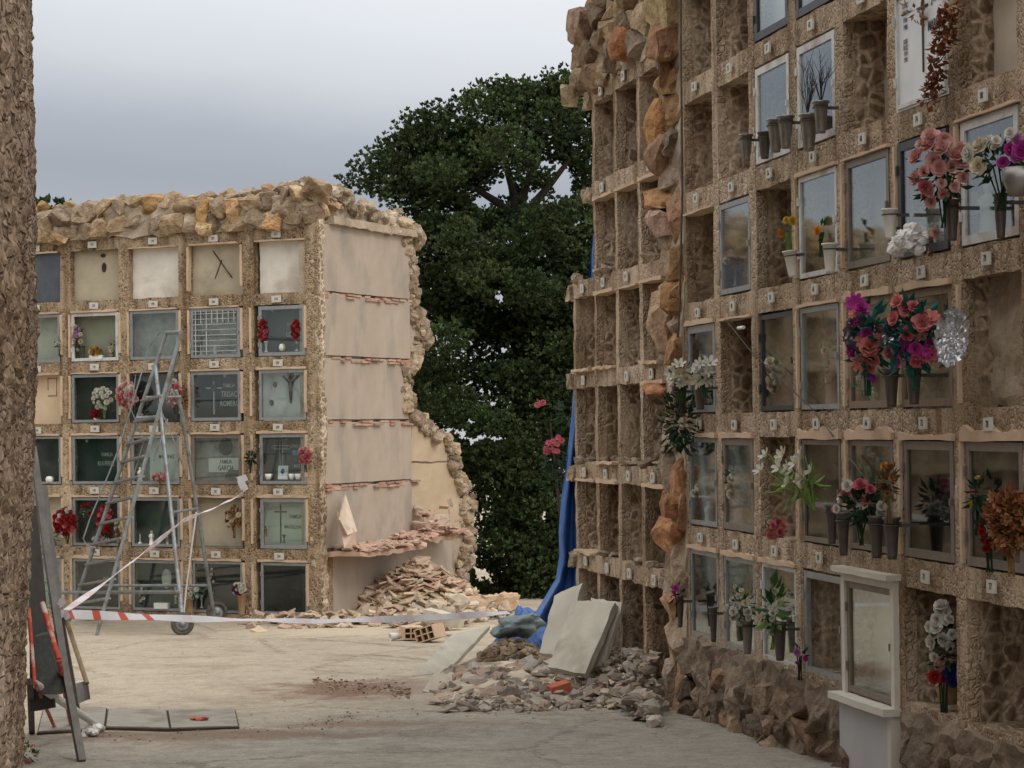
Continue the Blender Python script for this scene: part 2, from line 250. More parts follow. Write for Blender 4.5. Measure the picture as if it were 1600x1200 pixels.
pmat('red_soil', (.24, .11, .06), (.34, .17, .10), 5, .95, .6, 30)

# ------------------------------------------------------------------ mesh builder
class MB:
    def __init__(s): s.v = []; s.f = []; s.c = []; s.sm = []
    def add(s, vs, fs, col=(1, 1, 1), smooth=False):
        o = len(s.v); s.v += [tuple(x) for x in vs]; s.f += [tuple(i+o for i in f) for f in fs]
        s.c += [col]*len(vs); s.sm += [smooth]*len(fs); return s
    def box(s, x0, x1, y0, y1, z0, z1, col=(1, 1, 1), M=None):
        vs = [Vector((x, y, z)) for x in (x0, x1) for y in (y0, y1) for z in (z0, z1)]
        if M is not None: vs = [M @ v for v in vs]
        return s.add(vs, [(0, 1, 3, 2), (4, 6, 7, 5), (0, 4, 5, 1), (2, 3, 7, 6), (0, 2, 6, 4), (1, 5, 7, 3)], col)
    def rbox(s, x0, x1, y0, y1, z0, z1, step=.06, amp=.01, col=(1, 1, 1), M=None, sc=9.0):
        """box with every face subdivided and roughened, so its edges wander"""
        n = [max(1, min(160, round((b-a)/step))) for a, b in ((x0, x1), (y0, y1), (z0, z1))]
        idx = {}; vs = []; fs = []
        def vid(i, j, k):
            key = (i, j, k)
            if key not in idx:
                p = Vector((x0+(x1-x0)*i/n[0], y0+(y1-y0)*j/n[1], z0+(z1-z0)*k/n[2]))
                q = p + noise.noise_vector(p*sc)*amp + noise.noise_vector(p*2.3+Vector((5, 1, 2)))*amp*.8
                idx[key] = len(vs); vs.append(M @ q if M is not None else q)
            return idx[key]
        for i in range(n[0]):
            for j in range(n[1]):
                fs.append((vid(i, j, 0), vid(i, j+1, 0), vid(i+1, j+1, 0), vid(i+1, j, 0))); fs.append((vid(i, j, n[2]), vid(i+1, j, n[2]), vid(i+1, j+1, n[2]), vid(i, j+1, n[2])))
        for i in range(n[0]):
            for k in range(n[2]):
                fs.append((vid(i, 0, k), vid(i+1, 0, k), vid(i+1, 0, k+1), vid(i, 0, k+1))); fs.append((vid(i, n[1], k), vid(i, n[1], k+1), vid(i+1, n[1], k+1), vid(i+1, n[1], k)))
        for j in range(n[1]):
            for k in range(n[2]):
                fs.append((vid(0, j, k), vid(0, j, k+1), vid(0, j+1, k+1), vid(0, j+1, k))); fs.append((vid(n[0], j, k), vid(n[0], j+1, k), vid(n[0], j+1, k+1), vid(n[0], j, k+1)))
        return s.add(vs, fs, col)
    def tube(s, pts, r, n=8, col=(1, 1, 1), caps=True):
        pts = [Vector(p) for p in pts]; rr = r if isinstance(r, (list, tuple)) else [r]*len(pts); vs = []; fs = []
        for i, p in enumerate(pts):
            d = (pts[min(i+1, len(pts)-1)] - pts[max(i-1, 0)]).normalized()
            a = d.cross(Vector((0, 0, 1)) if abs(d.z) < .9 else Vector((1, 0, 0))).normalized(); b = d.cross(a)
            for k in range(n): t = 2*pi*k/n; vs.append(p + (a*cos(t) + b*sin(t))*rr[i])
        for i in range(len(pts)-1):
            for k in range(n): fs.append((i*n+k, i*n+(k+1) % n, (i+1)*n+(k+1) % n, (i+1)*n+k))
        s.add(vs, fs, col, True)
        if caps: s.add(vs[:n], [tuple(range(n))[::-1]], col); s.add(vs[-n:], [tuple(range(n))], col)
        return s
    def beam(s, a, b, w, t, col=(1, 1, 1), side=Vector((0, 0, 1))):
        a = Vector(a); b = Vector(b); d = (b-a).normalized(); x = d.cross(side)
        if x.length < 1e-3: x = d.cross(Vector((1, 0, 0)))
        x.normalize(); y = x.cross(d).normalized(); vs = []
        for p in (a, b):
            for i, j in ((-1, -1), (1, -1), (1, 1), (-1, 1)): vs.append(p + x*(w/2*i) + y*(t/2*j))
        return s.add(vs, [(3, 2, 1, 0), (4, 5, 6, 7), (0, 1, 5, 4), (1, 2, 6, 5), (2, 3, 7, 6), (3, 0, 4, 7)], col)
    def lathe(s, prof, n=16, M=None, col=(1, 1, 1)):
        vs = []; fs = []
        for r, z in prof:
            for k in range(n): t = 2*pi*k/n; v = Vector((r*cos(t), r*sin(t), z)); vs.append(M @ v if M is not None else v)
        for i in range(len(prof)-1):
            for k in range(n): fs.append((i*n+k, i*n+(k+1) % n, (i+1)*n+(k+1) % n, (i+1)*n+k))
        return s.add(vs, fs, col, True)
    def prism(s, poly, ext, col=(1, 1, 1)):
        n = len(poly); vs = [Vector(p) for p in poly] + [Vector(p)+Vector(ext) for p in poly]
        return s.add(vs, [tuple(range(n))[::-1], tuple(range(n, 2*n))] + [(i, (i+1) % n, n+(i+1) % n, n+i) for i in range(n)], col)
    def slab(s, P, u, v, n, t, rough=.0, seg=6, col=(1, 1, 1)):
        """a plate: corner P, edges u and v, thickness t against n, broken edges"""
        vs = []; fs = []
        k = seg+1
        for w in (0, t):
            for i in range(k):
                for j in range(k):
                    e = (i in (0, seg)) or (j in (0, seg))
                    p = P + u*(i/seg) + v*(j/seg) - n*w
                    if e: p = p + noise.noise_vector(p*9)*rough
                    vs.append(p)
        for i in range(seg):
            for j in range(seg):
                a = i*k+j; fs.append((a, a+k, a+k+1, a+1)); b = a+k*k; fs.append((b, b+1, b+k+1, b+k))
        for i in range(seg):
            for (a, b) in ((i*k, (i+1)*k), ((i+1)*k+seg, i*k+seg), (i+1, i), (seg*k+i, seg*k+i+1)): fs.append((a, b, b+k*k, a+k*k)[::-1])
        return s.add(vs, fs, col)
    def build(s, name, mat, parent=None):
        me = bpy.data.meshes.new(name); me.from_pydata(s.v, [], s.f)
        at = me.color_attributes.new('tint', 'FLOAT_COLOR', 'POINT')
        buf = []
        for c in s.c: buf += [c[0], c[1], c[2], 1]
        at.data.foreach_set('color', buf)
        me.polygons.foreach_set('use_smooth', s.sm)
        me.materials.append(MATS[mat]); me.update()
        o = bpy.data.objects.new(name, me); C.objects.link(o)
        if parent: o.parent = parent
        return o
def tag(o, label=None, cat=None, group=None, kind=None):
    if label: o['label'] = label
    if cat: o['category'] = cat
    if group: o['group'] = group
    if kind: o['kind'] = kind
    return o
def empty(name, label, cat, p=(0, 0, 0), rz=0, group=None):
    o = bpy.data.objects.new(name, None); o.empty_display_size = .1; C.objects.link(o); o.location = p; o.rotation_euler = (0, 0, rz)
    return tag(o, label, cat, group)
# rock shapes
def make_shape(kind, seed):
    r = random.Random(seed); bm = bmesh.new()
    n = (14, 18, 22, 28)[seed % 4]
    for i in range(n):
        v = Vector((r.uniform(-1, 1), r.uniform(-1, 1), r.uniform(-1, 1)))
        m = max(abs(v.x), abs(v.y), abs(v.z)); v = v/(m*.72+v.length*.28)*r.uniform(.84, 1)
        if kind == 'rock' and v.length > 1.35: v = v.normalized()*1.35
        bm.verts.new(v*.5)
    bm.verts.ensure_lookup_table()
    h = bmesh.ops.convex_hull(bm, input=bm.verts)
    bmesh.ops.delete(bm, geom=list({g for g in h['geom_interior'] if isinstance(g, bmesh.types.BMVert)}), context='VERTS')
    bmesh.ops.triangulate(bm, faces=bm.faces[:])
    bmesh.ops.subdivide_edges(bm, edges=bm.edges[:], cuts=1, use_grid_fill=True)
    for v in bm.verts: v.co += noise.noise_vector(v.co*4.5+Vector((seed, 0, 0)))*.09 + noise.noise_vector(v.co*11+Vector((seed, 3, 0)))*.03
    bm.verts.ensure_lookup_table(); bm.verts.index_update()
    out = ([v.co.copy() for v in bm.verts], [tuple(v.index for v in f.verts) for f in bm.faces]); bm.free(); return out
ROCKS = [make_shape('rock', i) for i in range(30)]
STONE_COLS = [(.50, .37, .23), (.44, .33, .22), (.55, .40, .22), (.40, .31, .22), (.58, .36, .15), (.36, .27, .20), (.48, .38, .27), (.52, .34, .17), (.42, .28, .18)]
def rock(mb, p, size, col=None, rot=None, r=random):
    vs, fs = r.choice(ROCKS); e = rot or Euler((r.uniform(-.5, .5), r.uniform(-.5, .5), r.uniform(-3, 3)))
    M = e.to_matrix(); S = Vector(size); p = Vector(p)
    c = col or r.choice(STONE_COLS); k = r.uniform(.75, 1.15); g_ = sum(c)/3; c = tuple((x*.72+g_*w*.28)*k for x, w in zip(c, (1.1, .99, .88)))
    mb.add([p + M @ Vector((v.x*S.x, v.y*S.y, v.z*S.z)) for v in vs], fs, c)
def stone_face(mb, x0, x1, z0, z1, y, sx, sz, depth=.12, cols=None, r=random, keep=None):
    """irregular stones packed over a wall area (local x, z), standing proud at y"""
    z = z0
    while z < z1:
        h = sz*r.uniform(.75, 1.25); x = x0 + r.uniform(-.3, 0)*sx
        while x < x1:
            w = sx*r.uniform(.6, 1.4)
            px, pz = x+w/2, z+h/2+r.uniform(-.2, .2)*sz
            if keep is None or keep(px, pz):
                rock(mb, (px, y+r.uniform(-.02, .03), pz), (w*1.12, depth*r.uniform(.8, 1.3), h*1.18), r.choice(cols) if cols else None, Euler((r.uniform(-.12, .12), r.uniform(-.4, .4), r.uniform(-.15, .15))), r)
            x += w
        z += h*.92
# ------------------------------------------------------------------ letters
_txt = {}
def letters(s, size, mat, parent, name, p, track=1.0):
    key = (s, mat)
    if key not in _txt:
        cu = bpy.data.curves.new('t', 'FONT'); cu.body = s; cu.size = 1; cu.extrude = .012; cu.offset = .012; cu.align_x = 'CENTER'; cu.align_y = 'CENTER'; cu.resolution_u = 2
        to = bpy.data.objects.new('t', cu); C.objects.link(to); dg = bpy.context.evaluated_depsgraph_get()
        me = bpy.data.meshes.new_from_object(to.evaluated_get(dg)); bpy.data.objects.remove(to); me.materials.clear(); me.materials.append(MATS[mat]); _txt[key] = me
    o = bpy.data.objects.new(name, _txt[key]); C.objects.link(o); o.parent = parent; o.location = p; o.rotation_euler = (pi/2, 0, 0); o.scale = (size*.72, size, size); return o

# ------------------------------------------------------------------ ground
def build_ground():
    xs = [-3000, -400, -100, -50, -30] + [-20+.5*i for i in range(81)] + [30, 50, 100, 400, 3000]
    ys = [-200, -20] + [4+.35*i for i in range(100)] + [42, 50, 60, 90, 200, 700, 4000]
    vs = [(x, y, gz(y) + (.02*noise.noise(Vector((x*.6, y*.6, 0))) + .008*noise.noise(Vector((x*3, y*3, 3))) if -20 <= x <= 20 and 4 <= y < 39 else 0)) for y in ys for x in xs]
    n = len(xs); fs = [(j*n+i, j*n+i+1, (j+1)*n+i+1, (j+1)*n+i) for j in range(len(ys)-1) for i in range(n-1)]
    mb = MB(); mb.add(vs, fs, smooth=True); o = mb.build('ground', 'ground'); o['kind'] = 'structure'
build_ground()

# ------------------------------------------------------------------ niche masonry generator
def lip(mb, x0, x1, z, y, h, r):
    """irregular strip of smooth mortar along the underside of a ledge"""
    n = 14; top = []; bot = []
    for i in range(n+1):
        t = i/n; x = x0+(x1-x0)*t
        top.append((x, y, z + h*(.55+.6*abs(noise.noise(Vector((x*7, z*3, r)))) + .25*noise.noise(Vector((x*23, z, r))))))
        bot.append((x, y, z + .008*noise.noise(Vector((x*4, z*5, r)))))
    vs = top+bot+[(a, y+.03, c) for a, b, c in top]+[(a, y+.12, c) for a, b, c in bot]; k = n+1; fs = []
    for i in range(n):
        fs += [(i, k+i, k+i+1, i+1), (i, i+1, 2*k+i+1, 2*k+i), (k+i, 3*k+i, 3*k+i+1, k+i+1)]
    fs += [(0, 2*k, 3*k, k), (n, k+n, 3*k+n, 2*k+n)]
    mb.add(vs, fs)
def plates(parent, items, sz=(.095, .065)):
    for i, (x, z, num) in enumerate(items):
        mb = MB(); a = random.uniform(-.04, .04); w, h = sz
        mb.box(-w/2, w/2, -.006, .006, -h/2, h/2, M=Matrix.Rotation(a, 3, 'Y'))
        o = mb.build('number_plate', 'plate_enamel', parent); o.location = (x+random.uniform(-.01, .01), -.022, z+random.uniform(-.008, .008))
        letters(num, .046, 'ink_dark', o, 'number', (0, -.0075, 0))

class Niche:
    def __init__(s, block, cx, z0, z1, ow):
        s.b, s.cx, s.z0, s.z1, s.ow = block, cx, z0, z1, ow
        s.x0, s.x1 = cx-ow/2, cx+ow/2
    def frame(s, mat, d=.03, t=.035, x0=None, x1=None, z0=None, z1=None, glass='glass', parent_name='niche_door', deep=.03):
        x0 = s.x0+.012 if x0 is None else x0; x1 = s.x1-.012 if x1 is None else x1; z0 = s.z0+.012 if z0 is None else z0; z1 = s.z1-.015 if z1 is None else z1
        mb = MB(); y0, y1 = d, d+deep
        mb.box(x0, x0+t, y0, y1, z0, z1); mb.box(x1-t, x1, y0, y1, z0, z1)
        mb.box(x0+t, x1-t, y0+.001, y1-.001, z1-t, z1); mb.box(x0+t, x1-t, y0+.001, y1-.001, z0, z0+t)
        o = mb.build(parent_name, mat, s.b)
        h = MB(); h.box(x0-.004, x0+.012, y0-.012, y0-.001, z0+.12, z0+.17); h.build('hinge', mat, o); h = MB(); h.box(x0-.004, x0+.012, y0-.012, y0-.001, z1-.17, z1-.12); h.build('hinge', mat, o); h = MB(); h.box(x1-.03, x1-.012, y0-.014, y0-.001, (z0+z1)/2-.02, (z0+z1)/2+.02); h.build('latch', mat, o)
        if glass:
            g = MB(); g.box(x0+t, x1-t, y0+.012, y0+.016, z0+t, z1-t); g.build('glass', glass, o)
        s.door = o; return o
    def back(s, mat, d=.16, name='headstone', rough=0, inset=0):
        mb = MB()
        if rough: mb.rbox(s.x0-.02+inset, s.x1+.02-inset, d, d+.05, s.z0-.01+inset, s.z1+.02-inset, .05, rough)
        else: mb.box(s.x0-.01+inset, s.x1+.01-inset, d, d+.03, s.z0+inset, s.z1-inset)
        s.h = mb.build(name, mat, s.b); s.hd = d; return s.h
    def text(s, t, fx, fz, size, mat='ink_pale'):
        letters(t, size*.82, mat, s.h, 'lettering', (s.x0+s.ow*(fx-.06 if s.b is not NR and fx > .5 else fx), s.hd-.004, s.z0+(s.z1-s.z0)*fz))
    def cross(s, fx, fz0, fz1, arm, w=.014, mat='ink_pale', armz=.28, fancy=False):
        mb = MB(); x = s.x0+s.ow*fx; H = s.z1-s.z0; a, b = s.z0+H*fz0, s.z0+H*fz1; y = s.hd
        za = b-(b-a)*armz
        if fancy:
            for p, q in (((x-w, a), (x-w, b)), ((x+w, a), (x+w, b))): mb.box(p[0]-.004, p[0]+.004, y-.008, y-.001, p[1], q[1])
            for zz in (za-w, za+w): mb.box(x-arm, x+arm, y-.009, y-.002, zz-.004, zz+.004)
            for qx, qz in ((x-arm, za), (x+arm, za), (x, b), (x, a)):
                for k in range(8): t = k*pi/4; mb.box(qx+.022*cos(t)-.005, qx+.022*cos(t)+.005, y-.01, y-.001, qz+.022*sin(t)-.005, qz+.022*sin(t)+.005)
        else:
            mb.box(x-w/2, x+w/2, y-.008, y-.001, a, b); mb.box(x-arm, x+arm, y-.0085, y-.0015, za-w/2, za+w/2)
        mb.build('cross', mat, s.h)
    def disc(s, fx, fz, r, mat, name='medallion', ez=1.0):
        mb = MB(); x = s.x0+s.ow*fx; z = s.z0+(s.z1-s.z0)*fz
        M = Matrix.Translation((x, s.hd, z)) @ Matrix.Rotation(pi/2, 4, 'X') @ Matrix.Diagonal((1, ez, 1, 1))
        mb.lathe([(r, .001), (r, .01), (r*.85, .016), (r*.8, .010), (.0001, .013)], 20, M); mb.build(name, mat, s.h)

# ------------------------------------------------------------------ flowers, vases and small grave ornaments
def petal_verts(r0, r1, w, lift, ang, cup):
    out = []; 
    for t, ww in ((0, .35), (.5, 1), (.85, .9), (1, .35)):
        rr = r0+(r1-r0)*t; h = lift*t*t*cup + lift*t*(1-cup)
        for s_ in (-1, 0, 1): a = ang + s_*w*ww/2/max(rr, .2); out.append(Vector((rr*cos(a), rr*sin(a), h + (.06 if s_ else 0))))
    return out, [(i*3+j, i*3+j+1, i*3+j+4, i*3+j+3) for i in range(3) for j in range(2)]
def flower_mesh(kind):
    mb = MB(); r = random.Random(hash(kind) % 97 if False else len(kind))
    if kind == 'rose':
        for n, r0, r1, lift, w in ((7, .25, 1.0, .15, .95), (6, .18, .75, .5, .85), (5, .1, .48, .72, .6), (3, .03, .25, .85, .4)):
            o = r.uniform(0, 6)
            for k in range(n): mb.add(*petal_verts(r0, r1*r.uniform(.9, 1.08), w, lift, o+2*pi*k/n+r.uniform(-.1, .1), .6), (1, 1, 1) if n > 5 else (.86, .8, .8), True)
    elif kind == 'lily':
        for k in range(6): mb.add(*petal_verts(.05, 1.1, .55, .75, 2*pi*k/6, .2), (1, 1, 1), True)
        mb.lathe([(.12, 0), (.1, .5), (.02, .6)], 6, None, (.9, .8, .3))
    else:
        for ring, (n, r1, lift) in enumerate(((9, 1.0, .2), (7, .7, .5))):
            for k in range(n): mb.add(*petal_verts(.1, r1*r.uniform(.85, 1.1), .45, lift, 2*pi*(k+.5*ring)/n, .5), (1, 1, 1) if ring == 0 else (.9, .88, .85), True)
    return mb
_fm = {}
def flower(kind, colr, parent, p, nrm, size, name='blossom'):
    key = (kind, colr)
    if key not in _fm:
        o = flower_mesh(kind).build(name, 'petal_'+colr, parent); _fm[key] = o.data
    else:
        o = bpy.data.objects.new(name, _fm[key]); C.objects.link(o); o.parent = parent
    o.location = p; q = Vector(nrm).to_track_quat('Z', 'Y'); o.rotation_mode = 'QUATERNION'; o.rotation_quaternion = q @ Euler((0, 0, random.uniform(0, 6))).to_quaternion()
    o.scale = (size, size, size*.8); return o
def leafset(mb, c, rad, n, ln, r=random, up=0, out=None, wide=.4, mess=.6):
    for i in range(n):
        d = Vector((r.uniform(-1, 1), r.uniform(-1, 1), r.uniform(-1, 1)+up)).normalized()
        p = Vector(c) + Vector((d.x*rad.x, d.y*rad.y, d.z*rad.z))*r.uniform(.3, 1)
        l = ln*r.uniform(.6, 1.3); dd = (d + Vector((r.uniform(-mess, mess), r.uniform(-mess, mess), r.uniform(-mess, mess)))).normalized(); s_ = dd.cross(Vector((r.uniform(-1, 1), r.uniform(-1, 1), 1))).normalized()*l*wide/2
        k = r.uniform(.6, 1.3); e = dd.cross(s_).normalized()*l*.12
        mb.add([p, p+dd*l*.5+s_+e, p+dd*l, p+dd*l*.5-s_+e], [(0, 1, 2), (0, 2, 3)], (k, k, k))
def bouquet(label, p, rad, blooms, size, kinds=('rose',), leaf='leaf_green', nleaf=60, leaflen=.09, face=None, group=None, name='bouquet', stems=.12, individually=True, foil=None, spots=None, petals_up=.15, leaf2=None, wide=.4, mess=.6):
    """p world centre; rad=(across, depth, up); face = direction towards the alley; blooms = list of colour names"""
    face = face or -VR; across = Vector((-face.y, face.x, 0))
    e = empty(name, label, 'flowers', p, math.atan2(across.y, across.x), group)   # local x across, local -y or +y depth, z up
    fy = -1.0 if Vector((-sin(e.rotation_euler.z), cos(e.rotation_euler.z), 0)).dot(face) < 0 else 1.0
    R = Vector(rad); mb = MB(); leafset(mb, (0, 0, -.1*R.z), R*.92, nleaf, leaflen, wide=wide, mess=mess)
    if stems:
        for k in range(7): mb.tube([(R.x*.5*random.uniform(-1, 1), 0, -.2*R.z), (.02*random.uniform(-1, 1), 0, -R.z-stems)], .004, 4, (.8, .9, .7))
    mb.build('foliage', leaf, e)
    if leaf2: m2 = MB(); leafset(m2, (0, fy*.3*R.y, .1*R.z), R, nleaf//2, leaflen*1.2, wide=wide, mess=mess); m2.build('leaves', leaf2, e)
    if foil:
        m3 = MB(); nn = 48; vs = [Vector((0, -fy*R.y*.3, 0))]; rings = 12
        for q in range(1, rings+1):
            for k in range(nn):
                t = 2*pi*k/nn; rr = q/rings; vs.append(Vector((cos(t)*foil*rr, -fy*R.y*.3+fy*.10*rr*rr+.014*sin(t*13)*rr, sin(t)*foil*rr*1.05)) + Vector((random.uniform(-1, 1), random.uniform(-1, 1), random.uniform(-1, 1)))*.006)
        fs = [(0, 1+k, 1+(k+1) % nn) for k in range(nn)] + [(1+(q-1)*nn+k, 1+q*nn+k, 1+q*nn+(k+1) % nn, 1+(q-1)*nn+(k+1) % nn) for q in range(1, rings) for k in range(nn)]
        m3.add(vs, fs); m3.build('foil_wrap', 'foil', e)
    pts = []
    if spots: pts = [Vector((sx*R.x, fy*R.y*random.uniform(.5, .9), sz*R.z)) for sx, sz in spots]
    else:
        for i in range(len(blooms)):
            best = None
            for t in range(12):
                a = random.uniform(0, 2*pi); q = math.sqrt(random.uniform(0, 1)); c = Vector((cos(a)*q*R.x, fy*R.y*(.35+.65*math.sqrt(max(0, 1-q*q))), sin(a)*q*R.z))
                dmin = min([(c-o).length for o in pts] or [9]);
                if best is None or dmin > best[0]: best = (dmin, c)
            pts.append(best[1])
    if individually:
        for c, b in zip(pts, blooms):
            n = Vector((c.x/R.x*.7, fy*1.0, c.z/R.z*.7+petals_up)) + Vector((random.uniform(-.6, .6), random.uniform(-.4, .4), random.uniform(-.6, .5)))
            flower(random.choice(kinds), b, e, c+Vector((random.uniform(-.012, .012), random.uniform(-.02, .02), random.uniform(-.018, .012))), n, size*random.uniform(.6, 1.2))
    else:
        bycol = {}
        for c, b in zip(pts, blooms): bycol.setdefault(b, []).append(c)
        for b, cs in bycol.items():
            m4 = MB(); fmm = flower_mesh(kinds[0])
            for c in cs:
                q = (Vector((c.x/R.x*.6, fy, c.z/R.z*.6+petals_up)) + Vector((random.uniform(-.4, .4),)*3)).to_track_quat('Z', 'Y').to_matrix(); sz = size*random.uniform(.8, 1.2)
                m4.add([c + q @ (Vector(v)*sz) for v in fmm.v], fmm.f, (1, 1, 1), True)
            m4.build('blossoms', 'petal_'+b, e)
    return e
def vase(label, p, h=.26, r=.055, mat='vase_metal', kind='cone', group=None, tilt=0, bracket=True, toward=None, name='flower_vase'):
    """p = world point of the vase's foot centre"""
    e = empty(name, label, 'vase', p, 0, group); e.rotation_euler = (0, tilt, 0)
    mb = MB()
    prof = {'cone': [(.0001, 0), (r*.55, 0), (r*.62, h*.1), (r*.95, h*.93), (r*1.12, h*.95), (r*1.12, h), (r*.95, h), (r*.9, h*.9), (r*.5, h*.1)],
            'urn': [(.0001, 0), (r*.7, 0), (r*.65, h*.05), (r*.3, h*.15), (r*.35, h*.3), (r, h*.6), (r*.9, h*.85), (r*.6, h*.93), (r*.8, h), (r*.6, h*.98), (r*.5, h*.8)],
            'tall': [(.0001, 0), (r*.8, 0), (r*.75, h*.04), (r*.35, h*.12), (r*.28, h*.5), (r*.6, h*.9), (r, h), (r*.8, h*.99), (r*.3, h*.7)],
            'bowl': [(.0001, 0), (r*.6, 0), (r*.95, h*.5), (r, h), (r*.88, h), (r*.7, h*.5)]}[kind]
    mb.lathe(prof, 20); mb.build('body', mat, e)
    if kind == 'cone' and bracket:
        b = MB(); b.lathe([(r*.98, h*.78), (r*1.07, h*.78), (r*1.07, h*.82), (r*.98, h*.82)], 20)
        if toward is not None: t = Vector(toward); b.beam(Vector((0, 0, h*.8))+t.normalized()*r, Vector((0, 0, h*.8))+t, .012, .018)
        b.build('holder_ring', 'dark_metal', e)
    return e
def statuette(label, p, h, mat='ceramic', group=None, wings=False):
    mb = MB(); r = h*.17
    mb.lathe([(.0001, 0), (r*1.3, 0), (r*1.25, h*.06), (r, h*.08), (r*.85, h*.35), (r*.75, h*.55), (r*.9, h*.68), (r*.8, h*.76), (r*.35, h*.8), (r*.3, h*.82), (r*.5, h*.87), (r*.52, h*.93), (r*.3, h*.99), (.0001, h)], 14)
    for s_ in (-1, 1): mb.tube([(s_*r*.8, 0, h*.7), (s_*r*.9, -r*.5, h*.55), (s_*r*.1, -r*.95, h*.6)], [r*.25, r*.22, r*.15], 6)
    if wings:
        for s_ in (-1, 1): mb.prism([(s_*r*.3, r*.5, h*.5), (s_*r*1.9, r*.7, h*.45), (s_*r*2.1, r*.8, h*.9), (s_*r*.9, r*.6, h*.85)], (0, r*.2, 0))
    o = mb.build('statuette', mat); o.location = p; return tag(o, label, 'statue', group)
def candle(label, p, h, mat='ceramic', group=None):
    mb = MB(); mb.lathe([(.0001, 0), (.03, 0), (.028, .02), (.010, .03), (.012, h*.5), (.008, h*.75), (.012, h*.8), (.006, h), (.0001, h)], 10)
    o = mb.build('candlestick', mat); o.location = p; return tag(o, label, 'candlestick', group)

# ================================================================== STRUCTURES
rs = random.Random(11)
# ---- near-left rubble-rendered wall that the camera stands beside
def left_wall():
    e = empty('rubble_wall', 'rough brown rendered end wall close on the left edge of the alley', 'wall', (-2.96, 13.5, 0), ROTR)
    # local x runs towards the camera, local y points to the alley
    mb = MB(); nx, nz = 120, 250; x0, x1, z0, z1 = 0.0, 8.6, -.75, 6.3; vs = []; 
    for i in range(nx+1):
        for k in range(nz+1):
            x = x0+(x1-x0)*(i/nx); z = z0+(z1-z0)*k/nz; p = Vector((x*7, 0, z*15)); d = noise.voronoi(p)[0][0]
            y = .030*(1-min(1, d*1.35)) + .022*noise.noise(Vector((x*2.2, 3, z*4))) + .012*noise.noise(Vector((x*16, 1, z*30))) - (.045*(2-z) if z < 2 else 0) - (.012*(z-3.2) if z > 3.2 else 0)
            if x < .06: y -= .02
            vs.append((x + .03*noise.noise(Vector((1, x*5, z*6))), y, z))
    k1 = nz+1; fs = [(i*k1+k, (i+1)*k1+k, (i+1)*k1+k+1, i*k1+k+1) for i in range(nx) for k in range(nz)]
    mb.add(vs, fs, smooth=False); mb.build('wall_face', 'coarse_render', e)
    m2 = MB(); m2.rbox(.02, 8.58, -2.4, -.14, -.7, 6.28, .3, .02); m2.build('wall_core', 'coarse_render', e)
left_wall()

# ---- right-hand block (near part)
PW = .8206; NR = empty('niche_block', 'tall stone niche block along the right side of the alley with glazed niches and flowers', 'grave block', OR, ROTR)
def pzr(r): return 1.625-.8*(r-3)
def near_block():
    e = NR; fr = MB(); ln = MB(); lp = MB(); bk = MB()
    X0, X1 = -5.33, 1.5
    for c in range(-1+0, 8):
        x = (c-6+.5)*PW
        if c == -1: x0, x1 = X0, x+.065
        else: x0, x1 = x-.065, x+.065
        fr.rbox(x0, x1, 0, .07, -.5, 5.6, .05, .007)
        ln.rbox(x0+.004, x1-.004, .06, .56, -.5, 5.6, .06, .009)
    for r in range(-1, 5):
        z = pzr(r); fr.rbox(X0, X1, .003, .07, z-.078, z+.078, .05, .008); ln.rbox(X0, X1, .06, .56, z-.07, z+.07, .09, .008)
    ln.rbox(X0, X1, .05, .56, -.5, .125, .09, .01); fr.rbox(X0, X1, .0, .07, .03, .13, .05, .012)
    fr.rbox(X0, X1, 0, .07, 5.6, 5.9, .06, .012)
    bk.box(X0, X1, .55, 2.4, -.6, 5.9)
    fr.build('masonry_front', 'roughcast', e); ln.build('niche_lining', 'rubble_lining', e); bk.build('back_wall', 'back_wall', e)
    for (c, r, h) in ((2, 3, .0), (3, 3, .075), (4, 3, .085), (5, 3, .045), (6, 3, .075), (0, 3, .05), (1, 3, .05), (0, 4, .05), (1, 4, .045), (2, 4, .04), (0, 2, .05), (3, 2, .03), (4, 2, .06), (5, 2, .05), (6, 1, .02), (4, 1, .02), (3, 1, .03), (1, 2, .02), (0, 1, .02)):
        if h: x = (c-6)*PW; lp = MB(); lip(lp, x-.36, x+.36, pzr(r)-.088, -.022, h, c*7+r); lp.build('mortar_lip', 'mortar_lip', e)
    for c in (3, 4, 5, 6):   # light mortar edge beside the frames
        for r in (2, 3, 4):
            x = (c-6-.5)*PW; lp = MB(); lp.rbox(x+.03, x+.058, -.018, .05, pzr(r)+.1, pzr(r-1)-.1, .06, .006); lp.build('mortar_strip', 'mortar_lip', e)
    st = MB()
    stone_face(st, X0, -1.9, -.50, -.10, -.012, .26, .17, .20, [(.30, .21, .14), (.24, .17, .115), (.34, .24, .15), (.19, .145, .11), (.28, .22, .17), (.34, .20, .12)], rs, keep=lambda x, z: x < -1.98)
    st.build('stone_base', 'stone', e); st = MB(); stone_face(st, -1.14, X1, -.50, -.10, -.012, .26, .17, .20, [(.30, .21, .14), (.24, .17, .115), (.34, .24, .15), (.19, .145, .11), (.28, .22, .17), (.34, .20, .12)], rs)
    st.build('stone_base', 'stone', e)
    mo = MB(); mo.rbox(X0, -1.98, -.035, .1, -.55, .09, .06, .045); mo.rbox(-1.12, X1, -.035, .1, -.55, .09, .06, .045); mo.build('base_mortar', 'dark_mortar', e)
    it = []
    for r in range(0, 5):
        for c in range(0, 7):
            if (r, c) in ((4, 4), (0, 5)): continue
            it.append(((c-6)*PW, pzr(r), str(41+c*6+(4-r))))
    plates(e, it)
near_block()
def NN(c, r): return Niche(NR, (c-6)*PW, pzr(r)+.078, pzr(r-1)-.078, .69)
n = NN(2, 0); n.frame('frame_dark', .0, .05); n.back('plaster_white', .12)
n = NN(3, 0); n.frame('frame_dark', .0, .05); n.back('granite_dark', .12)
